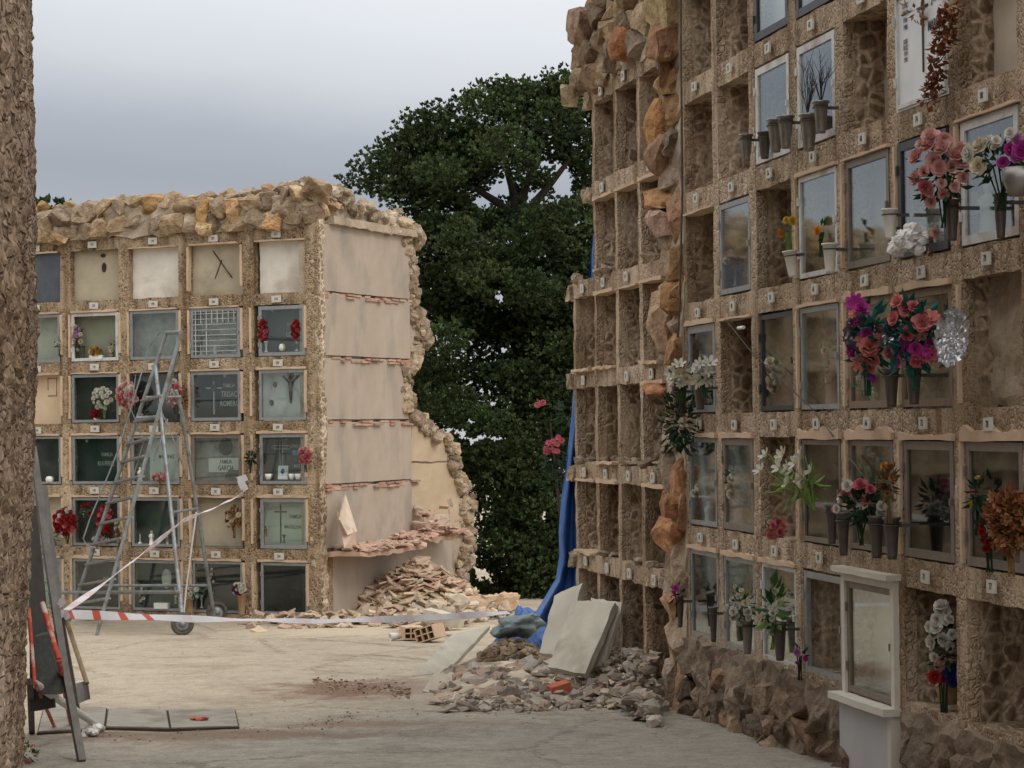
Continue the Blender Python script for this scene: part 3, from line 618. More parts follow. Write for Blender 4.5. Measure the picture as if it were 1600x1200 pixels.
n = NN(2, 1); n.frame('frame_white', .0, .045); n.back('granite_dark', .2)
n = NN(3, 1); n.frame('frame_white', .0, .045); n.back('granite_dark', .2)
n = NN(4, 1); n.back('plaster_beige', .26, 'closing_panel', .012)
n = NN(6, 1); n.back('plaster', .2, 'closing_panel', .008)
n = NN(5, 1); n.frame('frame_white', -.012, .022, glass=None); n.back('marble_white', .0)
n.text('MARIA LUISA', .2, .95, .035, 'ink_dark')
for i, (fx, fz, s) in enumerate(((.20, .86, 'LOPEZ'), (.20, .80, 'GARCIA'), (.20, .74, '1924'), (.20, .68, '1988'), (.20, .56, 'JOSE'), (.20, .51, 'RUIZ'), (.20, .46, '1919'), (.20, .41, '1991'))): n.text(s, fx, fz, .045, 'ink_dark')
n.text('JOSE', .80, .82, .09, 'ink_dark'); n.text('MARIA', .76, .60, .09, 'ink_dark'); n.cross(.55, .25, .93, .07, .012, 'ink_dark', .22)
n = NN(1, 2); n.frame('frame_metal', .0, .035); n.back('granite_dark', .22)
n = NN(2, 2); n.back('granite_dark', .30, 'closing_panel')
n = NN(3, 2); n.frame('frame_white', .0, .03); n.back('plaster', .2)
n = NN(4, 2); n.frame('frame_bronze', .0, .04); n.back('plaster', .18); n.disc(.62, .6, .05, 'ink_dark', 'carved_hands', 1.6)
n = NN(5, 2); n.frame('frame_dark', -.01, .045); n.back('granite_dark', .2)
n = NN(6, 2); n.frame('frame_white', .0, .045); n.back('granite_black', .3)
n = NN(0, 3); n.frame('frame_metal', .0, .05, glass='glass_dim'); n.back('granite_dark', .16)
n = NN(2, 3); n.frame('frame_dark', .01, .03); n.back('granite_dark', .2)
n = NN(3, 3); n.frame('frame_metal', .0, .03); n.back('marble_white', .16)
for k in range(8): n.text(('FAMILIA', 'GOMEZ', '1962', 'ANTONIO', 'PEREZ', '1971', 'ROSA', '1984')[k], .36, .82-.055*k, .045, 'ink_dark')
n = NN(4, 3); n.frame('frame_wood', .0, .04, x1=n.x1+.12); n.back('plaster_beige', .2)
n = NN(5, 3); n.frame('frame_wood', .004, .04, x0=n.x0-.02); n.back('marble_grey', .24)
n = NN(6, 3); n.back('broken_concrete', .16, 'closing_panel', .035)
n = NN(0, 4); n.frame('frame_metal', .0, .03); n.back('granite_dark', .22)
n = NN(1, 4); n.frame('frame_bronze', .0, .045); n.back('granite_green', .26)
n = NN(3, 4); n.frame('frame_bronze', .0, .03, glass='glass_dim'); n.back('granite_dark', .16)
n = NN(4, 4); n.frame('frame_bronze', .0, .03); n.back('granite_dark', .18)
n = NN(5, 4); n.frame('frame_bronze', .0, .045, glass='glass_dim'); n.back('granite_green', .16); n.cross(.55, .22, .70, .07, .014, 'ink_pale', .12); n.text('FAMILIA', .3, .5, .06)
n = NN(6, 4); n.frame('frame_bronze', .0, .045, glass='glass_dim'); n.back('granite_green', .2); n.disc(.6, .75, .09, 'granite_dark')
n = NN(0, 5); n.frame('frame_metal', .0, .03, glass='glass_dim'); n.back('granite_black', .2)
n = NN(1, 5); n.frame('frame_metal', .0, .03); n.back('plaster_beige', .22)
n = NN(2, 5); n.frame('frame_white', .0, .025); n.back('marble_grey', .22)
n = NN(3, 5); n.frame('frame_metal', .0, .04, glass=None); n.back('concrete', .24)
# white surround with ledges and a panel under it
def white_surround():
    e = NR; n = NN(4, 5); z1, z0 = n.z1+.03, n.z0-.02
    x0, x1 = n.x0-.07, n.x1+.05
    mb = MB(); mb.rbox(x0-.03, x1+.03, -.085, .02, z1, z1+.03, .08, .003); mb.box(x0, x0+.05, -.035, .02, z0, z1); mb.box(x1-.05, x1, -.035, .02, z0, z1)
    mb.box(x0+.05, x1-.05, -.035, .02, z1-.05, z1); mb.rbox(x0-.04, x1+.02, -.11, .02, z0-.04, z0, .08, .003); mb.box(x1-.05, x1, -.06, .02, -.40, z0-.04)
    mb.build('white_surround', 'white_paint', e)
    n.frame('frame_bronze', -.02, .035, x0=x0+.055, x1=x1-.055, z0=z0+.01, z1=z1-.055); n.back('plaster_white', .14)
    m2 = MB(); m2.box(x0, x1-.05, -.055, .02, -.41, z0-.042); m2.build('white_panel', 'white_panel', e)
white_surround()

# ---- right-hand block, far demolished part
FB = empty('demolished_niche_block', 'gutted open niches at the broken far end of the right side block', 'grave block', OR, ROTR)
FZ = [4.42, 3.61, 2.81, 2.025, 1.23, .45]; FX = [-8.80, -8.03, -7.29, -6.55, -5.80]
def far_block():
    e = FB; fr = MB(); ln = MB(); lp = MB(); br = MB()
    for i, x in enumerate(FX):
        top = 2.9 if i == 0 else 4.5
        fr.rbox(x-.045, x+.045, 0, .08, -.75, top, .05, .011, sc=7); ln.rbox(x-.04, x+.04, .07, 2.0, -.75, top, .12, .02)
    for r, z in enumerate(FZ):
        xl = -8.85 if r >= 2 else -8.10
        fr.rbox(xl, -5.8, -.003, .08, z-.07, z+.075, .05, .014, sc=7); ln.rbox(xl+.03, -5.8, .07, 2.0, z-.05, z+.05, .12, .012)
        # broken ledge ends sticking out past the corner
        b2 = MB(); b2.rbox(xl-.12-.10*rs.random(), xl+.02, -.03, .12, z-.07, z+.05, .04, .035, sc=11, col=(.46, .37, .28)); b2.build('broken_ledge_end', 'stone', e)
        for c in range(4):
            if r < 2 and c == 0: continue
            if rs.random() < .65 and r > 0: lp = MB(); lip(lp, FX[c]+.05, FX[c+1]-.05, z-.085, -.03, rs.uniform(.02, .06), c+r*5); lp.build('mortar_lip', 'mortar_lip', e)
            if rs.random() < .5 and r > 1: lp = MB(); lp.rbox(FX[c]+.05, FX[c+1]-.1*rs.random()-.03, -.05, .2, z+.072, z+.095, .05, .014, sc=12); lp.build('floor_slab', 'mortar_lip', e)
    for i in range(70):
        c = rs.randrange(4); r = rs.choice([2, 3, 4, 4, 4, 5]); x = rs.uniform(FX[c]+.05, FX[c+1]-.05)
        rock(br, (x, rs.uniform(-.04, .3), FZ[r]+.1), (rs.uniform(.06, .2), .12, rs.uniform(.04, .09)), (.44, .35, .26), r=rs)
    fr.build('masonry_front', 'roughcast', e); ln.build('niche_lining', 'rubble_lining', e); br.build('broken_crumbs', 'stone', e)['kind'] = 'stuff'
    bk = MB(); bk.box(-8.1, -5.4, 1.9, 2.4, -.8, 4.6); bk.box(-8.84, -8.1, 1.9, 2.4, -.8, 2.8); bk.build('back_wall', 'back_wall', e)
    # deep rubble parapet above
    st = MB(); cols = [(.46, .34, .22), (.40, .30, .20), (.50, .36, .21), (.36, .28, .20), (.54, .40, .22), (.33, .26, .19), (.44, .29, .17)]
    stone_face(st, -8.55, -5.33, 4.48, 6.3, .02, .32, .20, .26, cols, rs, keep=lambda x, z: x > -8.52+.12*sin(z*5)+(.5*(z-5.05) if z > 5.05 else 0) and not (x > -6.2 and z < 4.7))
    for (px, py, w, h, c) in ((988, 70, .34, .3, (.62, .24, .08)), (1052, 12, .5, .5, (.60, .46, .22)), (1052, 68, .5, .3, (.50, .25, .12)), (925, 40, .6, .35, (.38, .24, .17)), (908, 150, .3, .22, (.50, .40, .24))):
        p = locR(px, py); rock(st, (p.x, -.09, p.z), (w, .22, h), c, Euler((0, .2, 0)), rs)
    st.build('stone_parapet', 'stone', e)
    co = MB(); co.rbox(-8.4, -5.35, .0, 2.2, 4.45, 5.0, .12, .05); co.rbox(-8.1, -5.35, .005, 2.2, 5.0, 6.2, .12, .05); co.build('parapet_core', 'broken_concrete', e)
    # stone pilaster
    ps = MB(); ps2 = MB(); ps2.rbox(-5.79, -5.335, -.01, 2.4, -.7, 5.6, .09, .03)
    z = -.55
    OR_ = [(.55, .31, .12), (.60, .27, .10), (.46, .35, .24), (.42, .33, .25), (.52, .40, .27), (.36, .28, .21), (.50, .28, .15)]
    k = 0
    while z < 4.9:
        h = rs.uniform(.18, .42)
        if rs.random() < .55:
            rock(ps, (-5.57+rs.uniform(-.04, .04), .02, z+h/2), (.5, .26, h*1.15), rs.choice(OR_), Euler((0, rs.uniform(-.2, .2), 0)), rs)
        else:
            for q in (-5.69, -5.45): rock(ps, (q, .02, z+h/2+rs.uniform(-.05, .05)), (.28, .24, h*1.2), rs.choice(OR_), Euler((0, rs.uniform(-.3, .3), 0)), rs)
        z += h*.95
    for (px, py, w, h, c) in ((1050, 108, .32, .5, (.55, .28, .11)), (1040, 195, .36, .42, (.62, .30, .08)), (1042, 305, .5, .26, (.62, .31, .10)), (1046, 350, .5, .22, (.62, .40, .33)), (1063, 455, .14, .38, (.60, .33, .10)), (1046, 500, .38, .5, (.50, .33, .20)), (1035, 608, .22, .12, (.58, .25, .10)), (1056, 838, .5, .3, (.62, .28, .09)), (1045, 240, .4, .35, (.50, .28, .16))):
        p = locR(px, py); rock(ps, (p.x, -.05, p.z), (w, .22, h), c, Euler((0, .1, 0)), rs)
    ps.build('stone_pilaster', 'stone', e); ps2.build('pilaster_core', 'broken_concrete', e)
    it = []
    for r, z in enumerate(FZ):
        for c in range(4):
            if (r < 2 and c == 0) or (r, c) in ((0, 3), (1, 2), (2, 3), (3, 1)): continue
            it.append(((FX[c]+FX[c+1])/2, z+.0, str(3+c*6+(5-r))))
    plates(e, it, (.10, .08))
far_block()
mb = MB(); a = [RP(1064, -60, .06), RP(1064, 60, .05), RP(1066, 300, .06), RP(1062, 480, .05), RP(1054, 600, .05)]; mb.tube(a, .008, 6)
tag(mb.build('cable', 'rubber'), 'thin dark cable hanging down the stone pilaster', 'cable')
mb = MB(); mb.tube([RP(1133, 498, .02), RP(1170, 545, .03), RP(1270, 640, .03), RP(1302, 682, .03)], .004, 5); tag(mb.build('wire', 'rubber'), 'thin slanting wire across the niches below the middle of the right block', 'wire')
mb = MB(); mb.tube([RP(1325, 712, .03), RP(1368, 768, .035)], .005, 5); tag(mb.build('wire', 'rubber'), 'short slanting wire above the pink and white roses', 'wire')

# ---- far-left block, facing the alley
LW = .9241
LB = empty('niche_block', 'square niche block with a rough stone coping and one torn side beyond the ladder', 'grave block', OL, ROTL)
def pzl(r): return 1.645-.8*(r-3)
def left_block():
    e = LB; fr = MB(); lp = MB(); X0, X1 = -16.0, .58; GL = -1.2
    for c in range(-13, 6):
        x = (c-4-.5)*LW
        a, b = (x-.078, x+.078) if c < 5 else (.40, .58)
        if c == 4: a, b = a+.03, b+.03
        fr.rbox(a, b, 0, .30, GL, 4.2, .06, .007)
    for r in range(0, 6):
        z = pzl(r); fr.rbox(X0, X1-.01, .004, .30, z-.075, z+.075, .06, .008)
    fr.rbox(X0, X1-.01, .004, .30, GL, -.70, .06, .012)
    fr.build('masonry_front', 'roughcast_left', e)
    for r in range(0, 6):
        for c in range(0, 5):
            x = (c-4)*LW + (.05 if c == 4 else 0)
            if rs.random() < .8 or r > 2: lp = MB(); lip(lp, x-.37, x+.35, pzl(r)-.082, -.02, rs.uniform(.012, .045) if r < 3 else rs.uniform(.03, .055), c+r*9); lp.build('mortar_lip', 'mortar_lip', e)
            if r > 0 or c == 3:
                k = (c-4+.5)*LW; lp = MB(); lp.rbox(k-.082, k-.05, -.016, .05, pzl(r)-.62, pzl(r)-.1, .06, .006); lp.build('mortar_strip', 'mortar_lip', e)
                k = (c-4-.5)*LW; lp = MB(); lp.rbox(k+.05, k+.080, -.014, .05, pzl(r)-.66, pzl(r)-.1, .06, .006); lp.build('mortar_strip', 'mortar_lip', e)
    bd = MB(); bd.box(X0, .30, .29, 2.38, GL, 4.2); bd.box(X0, .30, 2.38, 4.3, GL, 1.3); bd.build('block_core', 'back_wall', e)
    st = MB(); r2 = random.Random(5)
    cols = [(.52, .38, .22), (.44, .33, .22), (.58, .43, .24), (.40, .31, .22), (.64, .38, .13), (.48, .38, .28), (.46, .32, .19)]
    for row, (z, h) in enumerate(((4.24, .24), (4.44, .26))):
        x = X0
        while x < .42:
            w = r2.uniform(.2, .42); top = .04*(x+3)/3 + .05*sin(x*2)
            rock(st, (x+w/2, .04+r2.uniform(-.04, .03), z+top*(.5+row)), (w*1.18, .34, h*r2.uniform(1.05, 1.35)), r2.choice(cols), Euler((r2.uniform(-.2, .2), r2.uniform(-.45, .45), r2.uniform(-.2, .2))), r2); x += w*.92
    x = X0
    while x < .40:
        w = r2.uniform(.1, .26); rock(st, (x, .2+r2.uniform(-.1, .3), 4.56+.03*(x+3)/3+r2.uniform(-.03, .03)), (w, .25, w*r2.uniform(.6, 1.1)), r2.choice(cols), Euler((r2.uniform(-.6, .6), r2.uniform(-.6, .6), r2.uniform(-3, 3))), r2); x += w*.8
    for (px, py, w, h, c) in ((322, 335, .2, .42, (.66, .40, .12)), (370, 332, .17, .40, (.62, .37, .16)), (430, 348, .3, .22, (.66, .36, .14)), (325, 358, .3, .2, (.66, .46, .22)), (447, 322, .36, .3, (.46, .36, .26)), (485, 300, .2, .24, (.52, .34, .22)), (95, 372, .4, .2, (.62, .40, .18)), (462, 340, .3, .22, (.50, .38, .24))):
        p = locL(px, py); rock(st, (p.x, -.03, p.z), (w, .24, h), c, Euler((0, .15, 0)), r2)
    # loose rubble left on the roof above the torn side
    for i in range(260):
        y = r2.uniform(.1, 2.7); x = r2.uniform(-.3, .62); s_ = r2.uniform(.06, .22); z = 4.42 + .16*sin(y*2.2)+.12*(y/2.7)
        rock(st, (x, y, z - (x-.1)*.22 + r2.uniform(-.12, .12)), (s_*1.2, s_, s_*.8), r2.choice([(.56, .46, .34), (.62, .53, .40), (.50, .36, .26), (.60, .40, .22), (.48, .41, .32)]), Euler((r2.uniform(-1, 1),)*3), r2)
    st.build('stone_coping', 'stone', e)
    mo = MB(); mo.rbox(X0, .42, -.02, .5, 4.12, 4.52, .07, .05); mo.build('coping_mortar', 'broken_concrete', e)
    plates(e, [((c-4)*LW, pzl(r)-.002, str(187+c*6-r)) for r in range(6) for c in range(0, 5)], (.135, .085))
    # broken roof slab on the torn side
    rf = MB(); rf.rbox(.05, .66, .28, 2.62, 4.16, 4.26, .07, .02); rf.rbox(.1, .5, .2, 2.6, 4.2, 4.42, .07, .05); rf.build('roof_slab', 'broken_concrete', e)
left_block()
def torn_side():
    e = LB
    out = [(500, 352), (560, 362), (636, 378), (648, 350), (655, 372), (646, 395), (649, 420), (644, 445), (655, 470), (653, 500), (668, 512), (664, 535), (655, 560), (645, 580), (642, 607), (649, 625), (646, 640), (655, 655), (671, 668), (700, 684), (713, 700), (720, 735), (724, 752), (738, 766), (738, 782), (728, 800), (735, 830), (738, 850), (730, 880), (726, 915), (722, 945), (726, 975)]
    poly = []
    for p in out: q = loc(SP(*p), OL, UL, VL); poly.append((q.y, q.z))
    poly[0] = (.02, 4.22); 
    m = MB(); pts = [(.30, y, z) for y, z in poly] + [(.30, poly[-1][0], -1.3), (.30, .02, -1.3)]
    pts = [pts[0]] + pts[1:]
    m.prism(pts, (.22, 0, 0)); 
    bm = m.build('torn_wall', 'broken_concrete', e)
    # crumbly edge stones along the outline
    st = MB(); r2 = random.Random(3)
    cc = [(.52, .42, .30), (.46, .36, .26), (.56, .47, .34), (.42, .32, .23), (.54, .42, .27), (.36, .27, .2)]
    for (a, b) in zip(poly[2:], poly[3:]):
        L = math.hypot(b[0]-a[0], b[1]-a[1]); k = max(1, int(L/.05))
        for i in range(k):
            t = i/k; low = b[1] < 2.2; wd = .24 if not low else .30
            for q in range(6):
                s_ = r2.choice([.05, .08, .1, .13, .2]); inn = r2.uniform(0, wd)
                rock(st, (r2.uniform(.40, .575), a[0]+(b[0]-a[0])*t - inn+.06, a[1]+(b[1]-a[1])*t + r2.uniform(-.05, .05)), (s_*1.1, s_*1.2, s_), r2.choice(cc), Euler((r2.uniform(-1, 1),)*3), r2)
    for (px, py, s_) in ((727, 768, .30), (706, 790, .2), (648, 622, .14), (668, 520, .16)):
        q = loc(SP(px, py), OL, UL, VL); rock(st, (.5, q.y, q.z), (.2, s_*1.1, s_), (.62, .52, .38), r=r2)
    st.build('torn_edge', 'stone', e)
    # front vertical strip with rough mortar
    fs = MB(); fs.rbox(.44, .60, .01, .13, -1.2, 4.2, .05, .03, sc=9); fs.build('corner_strip', 'rubble_lining', e)
    # plastered niche sides seen in section
    for k in range(5):
        z1 = 4.13-.8*k if k else 4.16; z0 = 3.35-.8*k-.02
        if k == 4: z0 = .13
        pm = MB(); pm.rbox(.50, .585, .12+.02*rs.random(), 2.42, z0, z1-.035 if k else z1, .12, .006); pm.build('plaster_panel', 'side_plaster', e)
    pm = MB(); pm.rbox(.50, .572, .12, 3.6, -1.3, .08, .12, .008); pm.build('plaster_panel', 'side_plaster', e)
    # lower wall of the block behind: two tones with joints
    for (ya, yb, za, zb) in ((2.46, 3.02, 1.16, 1.82), (3.0, 3.55, 1.155, 1.5), (2.46, 3.9, .14, 1.13), (3.55, 4.35, .12, .62)):
        pm = MB(); pm.rbox(.47, .552 if ya < 3.5 else .565, ya, yb, za, zb, .09, .02, sc=4); pm.build('plaster_panel', 'side_plaster_low', e)
    # brick courses between niches
    for k in range(4):
        bm_ = MB(); z = 3.285-.8*k; y = .1
        while y < 2.42:
            w = r2.uniform(.10, .24)
            for dz in (-.022, .016):
                if r2.random() < .8: bm_.rbox(.46, .59+r2.uniform(-.02, .045), y, y+w*.94, z+dz-.014, z+dz+.012, .06, .007, col=r2.choice([(.50, .26, .18), (.44, .27, .2), (.55, .36, .27), (.36, .24, .19)]))
            y += w
        bm_.build('brick_course', 'brick_shard', e)
    # surviving niche floor sticking out, with shards on it
    sh = MB(); sh.rbox(.45, 1.05, .16, 1.9, .03, .085, .07, .03, sc=6, col=(.55, .38, .29)); sh.rbox(.45, .95, 1.8, 3.25, .09, .15, .07, .03, sc=6, col=(.56, .40, .31))
    for i in range(230):
        y = r2.uniform(.15, 3.3); x = r2.uniform(.6, 1.08)
        z = (.10 if y < 1.8 else .16) + r2.uniform(0, .05); w = r2.uniform(.06, .2)
        if 2.2 < y < 3.1: z += r2.uniform(0, .38)*max(0, 1-abs(y-2.55)/.45)
        M = Matrix.Translation((x, y, z)) @ Euler((r2.uniform(-.4, .4), r2.uniform(-.5, .5), r2.uniform(-3, 3))).to_matrix().to_4x4()
        sh.rbox(-w/2, w/2, -w/3, w/3, -.012, .012, .08, .008, col=r2.choice([(.58, .38, .29), (.52, .34, .26), (.62, .44, .34), (.50, .38, .3)]), M=M)
    sh.rbox(.56, .75, 2.45, 3.2, .16, .42, .08, .02, col=(.6, .46, .36))
    sh.build('broken_floor', 'brick_shard', e)
    for P4, nm, colr in (([(538, 772), (556, 830), (541, 836), (529, 812)], 'leaning_tile', (.66, .54, .42)), ([(524, 798), (552, 828), (556, 858), (536, 856)], 'leaning_tile', (.58, .42, .32))):
        q = [loc(SP(px, py, .30 if py > 800 else .06), OL, UL, VL) for px, py in P4]; t = MB(); t.prism(q, (.03, -.02, 0), col=colr); t.build(nm, 'brick_shard', e)
torn_side()
def NL(c, r): return Niche(LB, (c-4)*LW + (.055 if c == 4 else 0), pzl(r+1)+.075 if r < 5 else -.70, pzl(r)-.075, .76 if c < 4 else .70)
# row by row
for c, m_ in ((0, 'slate_blue'), (1, 'plaster_beige'), (2, 'plaster_white'), (3, 'plaster_beige'), (4, 'plaster_white')):
    n = NL(c, 0); n.back(m_, .10 if c else .03, 'closing_panel', .006 if c else 0)
    if c == 1: n.disc(.62, .66, .035, 'dark_gap', 'hole', 1.8); n.disc(.60, .9, .04, 'dark_gap', 'hole', .6)
    if c == 3:
        m2 = MB(); y = n.hd-.004
        m2.beam((n.x0+.30, y, n.z1-.08), (n.x0+.58, y, n.z0+.22), .02, .01); m2.beam((n.x0+.43, y-.002, n.z1-.2), (n.x0+.33, y-.002, n.z0+.22), .012, .01); m2.build('crack', 'dark_gap', n.h)
def glazed(c, r, fm, bm_, t=.035, d=.0, bd=.13, g='glass'):
    n = NL(c, r); n.frame(fm, d, t, glass=g); n.back(bm_, bd); return n
glazed(0, 1, 'frame_metal', 'plaster_white'); n = glazed(1, 1, 'frame_white', 'plaster', .04)
glazed(2, 1, 'frame_metal', 'marble_grey'); n = glazed(3, 1, 'frame_metal', 'marble_grey', .04)
m2 = MB()
for k in range(8): m2.box(n.x0+.09+k*.082, n.x0+.096+k*.082, -.014, -.006, n.z0+.05 if k in (0, 2) else n.z1-.20, n.z1-.04)
for k in range(8): m2.box(n.x0+.06, n.x1-.06, -.016, -.008, n.z0+.09+k*.068, n.z0+.096+k*.068)
m2.build('wire_grille', 'frame_white', n.door)
n = glazed(4, 1, 'frame_metal', 'granite_dark', .045); n.text('FAMILIA', .66, .62, .065, 'gold'); n.text('GIL', .60, .42, .10, 'ink_pale'); n.disc(.2, .9, .02, 'ceramic', 'rosette'); n.disc(.88, .92, .02, 'ceramic', 'rosette')
n = NL(0, 2); n.back('plaster_peach', .10); m2 = MB(); m2.tube([(n.x0+.48, .098, n.z1-.2), (n.x0+.48, .098, n.z1-.05), (n.x0+.62, .098, n.z1-.05), (n.x0+.62, .098, n.z1-.28), (n.x0+.48, .098, n.z1-.28)], .006, 5); m2.build('carving', 'ink_dark', n.h)
n = glazed(1, 2, 'frame_metal', 'granite_dark', .035); n.cross(.33, .1, .95, .1, .014, 'ink_dark', .2)
glazed(2, 2, 'frame_dark', 'granite_black', .03)
n = glazed(3, 2, 'frame_metal', 'granite_black', .04); n.cross(.36, .15, .80, .12, .02, 'ink_pale', .22); n.disc(.36, .66, .045, 'ink_dark', 'rosette'); n.text('FAMILIA', .72, .70, .085); n.text('TRISAC', .72, .53, .125); n.text('ROMERO', .73, .35, .12); n.disc(.58, .9, .025, 'ceramic', 'rosette')
n = glazed(4, 2, 'frame_metal', 'marble_white', .035)
m2 = MB(); cx = n.x0+.40; y = .118; zc = n.z0+.46
m2.tube([(cx, y, zc-.24), (cx, y, zc-.1), (cx+.005, y-.01, zc+.02)], [.012, .024, .03], 8); m2.tube([(cx, y, zc), (cx-.05, y, zc+.04), (cx-.11, y, zc+.10)], [.018, .012, .01], 6); m2.tube([(cx, y, zc), (cx+.05, y, zc+.04), (cx+.11, y, zc+.10)], [.018, .012, .01], 6)
m2.lathe([(.0001, -.03), (.022, -.015), (.025, 0), (.018, .02), (.0001, .028)], 8, Matrix.Translation((cx, y-.01, zc+.075))); m2.build('crucifix', 'bronze', n.h)
for fx, fz in ((.24, .70), (.60, .88), (.17, .35), (.82, .30)): n.disc(fx, fz, .028, 'bronze', 'rosette', 1.3)
n = glazed(0, 3, 'frame_metal', 'granite_dark', .03)
n = glazed(1, 3, 'frame_metal', 'granite_green', .035); n.text('FAMILIA', .68, .60, .085); n.text('RUI-PEREZ', .66, .42, .10); n.disc(.2, .88, .02, 'ceramic', 'rosette')
n = glazed(2, 3, 'frame_metal', 'marble_grey', .035); m2 = MB(); m2.box(n.x0+.24, n.x1-.05, .085, .12, n.z0+.05, n.z1-.06); m2.build('inscribed_panel', 'marble_white', n.h); letters('MARTINEZ', .07, 'ink_dark', n.h, 'lettering', (n.x0+.50, .083, n.z0+.36)); 
n = glazed(3, 3, 'frame_bronze', 'marble_grey', .04); n.disc(.58, .74, .10, 'dark_metal', 'medallion', 1.1); m2 = MB(); m2.box(n.x0+.20, n.x1-.03, .10, .128, n.z0+.16, n.z0+.34); m2.build('name_band', 'marble_white', n.h); letters('FAMILIA', .07, 'ink_dark', n.h, 'lettering', (n.x0+.46, .098, n.z0+.29)); letters('GARCIA', .09, 'ink_dark', n.h, 'lettering', (n.x0+.46, .098, n.z0+.21))
n = glazed(4, 3, 'frame_metal', 'granite_dark', .04); n.cross(.36, .25, .88, .11, .02, 'ink_pale', .25, True); n.text('FAMILIA', .72, .74, .07); n.text('I', .72, .48, .06); n.text('MAS', .74, .36, .08)
m2 = MB(); m2.box(n.x0+.41, n.x0+.58, .118, .128, n.z0+.37, n.z0+.43); m2.build('name_plaque', 'blue_plaque', n.h); letters('PONCE', .06, 'ink_pale', n.h, 'lettering', (n.x0+.495, .116, n.z0+.40))
n = NL(0, 4); n.back('plaster', .14)
glazed(1, 4, 'frame_metal', 'granite_dark', .035); glazed(2, 4, 'frame_metal', 'granite_green', .035); n = NL(3, 4); n.frame('frame_bronze', .02, .02, glass=None); n.back('plaster_beige', .12)
n = glazed(4, 4, 'frame_metal', 'marble_pale_green', .045); n.cross(.33, .12, .86, .09, .016, 'ink_dark', .2); n.text('FAMILIA', .70, .62, .085, 'ink_dark'); n.text('MAGULLON-DIA', .70, .42, .075, 'ink_dark')
n = glazed(0, 5, 'frame_metal', 'marble_pale_green', .03)
n = glazed(1, 5, 'frame_metal', 'granite_black', .03); n.text('FAMILIA', .66, .6, .06)
n = glazed(2, 5, 'frame_metal', 'granite_green', .035); n.disc(.6, .62, .075, 'ceramic', 'medallion', 1.7)
n = glazed(3, 5, 'frame_metal', 'granite_black', .03); n = glazed(4, 5, 'frame_metal', 'granite_black', .035, g='glass_dim'); n.cross(.36, .15, .78, .08, .01, 'marble_grey', .2); n.text('FAMILIA', .68, .5, .07, 'marble_grey'); n.text('GARCIA', .68, .34, .07, 'marble_grey')


# ================================================================== THINGS ON THE RIGHT WALL
PXR = lambda P: P.y/F          # metres per photo pixel at that point
def vp(label, px, top, foot, d=.1, mat='vase_metal', kind='cone', tilt=0, w=None, group='flower vases fixed to the niches', **k):
    P = RP(px, foot, d); m = PXR(P); return vase(label, P, (foot-top)*m, (w/2*m if w else .25*(foot-top)*m), mat, kind, group, tilt, toward=VR*d*.9, **k)
vp('metal cone vase standing out alone left of the first white framed niche, second row', 1166, 210, 252, .12)
vp('dark cone vase standing in for a reflection low on the frame of the left white framed niche', 1195, 206, 248, .04, 'vase_dark')  # dark reflection in the pane, put in as a dark vase shape
vp('metal cone vase at the middle of the left white framed niche', 1212, 186, 238, .12)
vp('metal cone vase at the right jamb of the left white framed niche', 1228, 181, 232, .13)
vp('metal cone vase with bare twigs beside the left edge of the right white framed niche', 1264, 178, 236, .12)
vp('metal cone vase with bare twigs nearest the middle of the right white framed niche', 1283, 158, 208, .12)
for px, py, lab in ((1262, 180, 'bare dry twigs fanning out of the left vase in the white framed niche'), (1283, 162, 'bare dry twigs rising from the right vase in the white framed niche')):
    P = RP(px, py, .12); mb = MB(); r = random.Random(px)
    for k in range(9):
        a = Vector((0, 0, 0)); d = (UR*r.uniform(-.5, .5) + VR*r.uniform(-.2, .2) + Z).normalized(); l = r.uniform(.15, .3); b = a+d*l; mb.tube([a, a+d*l*.5+Vector((0, 0, .01)), b], [.003, .0022, .0012], 4)
        for q in range(4): t = r.uniform(.4, 1); s = a+d*l*t; mb.tube([s, s+(d+UR*r.uniform(-1, 1)+VR*r.uniform(-.5, .5)).normalized()*.08], [.002, .001], 3)
    o = mb.build('dry_twigs', 'bark'); o.location = P; tag(o, lab, 'twigs')
vp('white plastic cone vase tilted under two yellow flowers', 1239, 391, 433, .1, 'vase_white', tilt=-.12)
vp('white plastic cone vase holding one orange flower', 1297, 380, 427, .1, 'vase_white')
vp('white plastic cone vase left empty between the beige and the black framed niches', 1391, 326, 374, .12, 'vase_white')
vp('bronze cone vase with a white rim under the pink roses', 1488, 312, 376, .16, 'vase_dark', w=24)
vp('dark bronze cone vase under the white and purple bouquet', 1564, 302, 372, .16, 'vase_dark', w=22)
vp('clear greenish bowl vase at the right edge of the photo under purple flowers', 1592, 262, 306, .2, 'vase_metal', 'bowl', w=52)
def bq(label, px, py, rx, rz, blooms, size, d=.18, ry=None, **k):
    P = RP(px, py, d); m = PXR(P); k.setdefault('face', Vector((-.5, -.87, 0)).normalized()); return bouquet(label, P, (rx*m*1.12, rx*m*.85, rz*m*1.08), blooms, size*m*.84, **k)
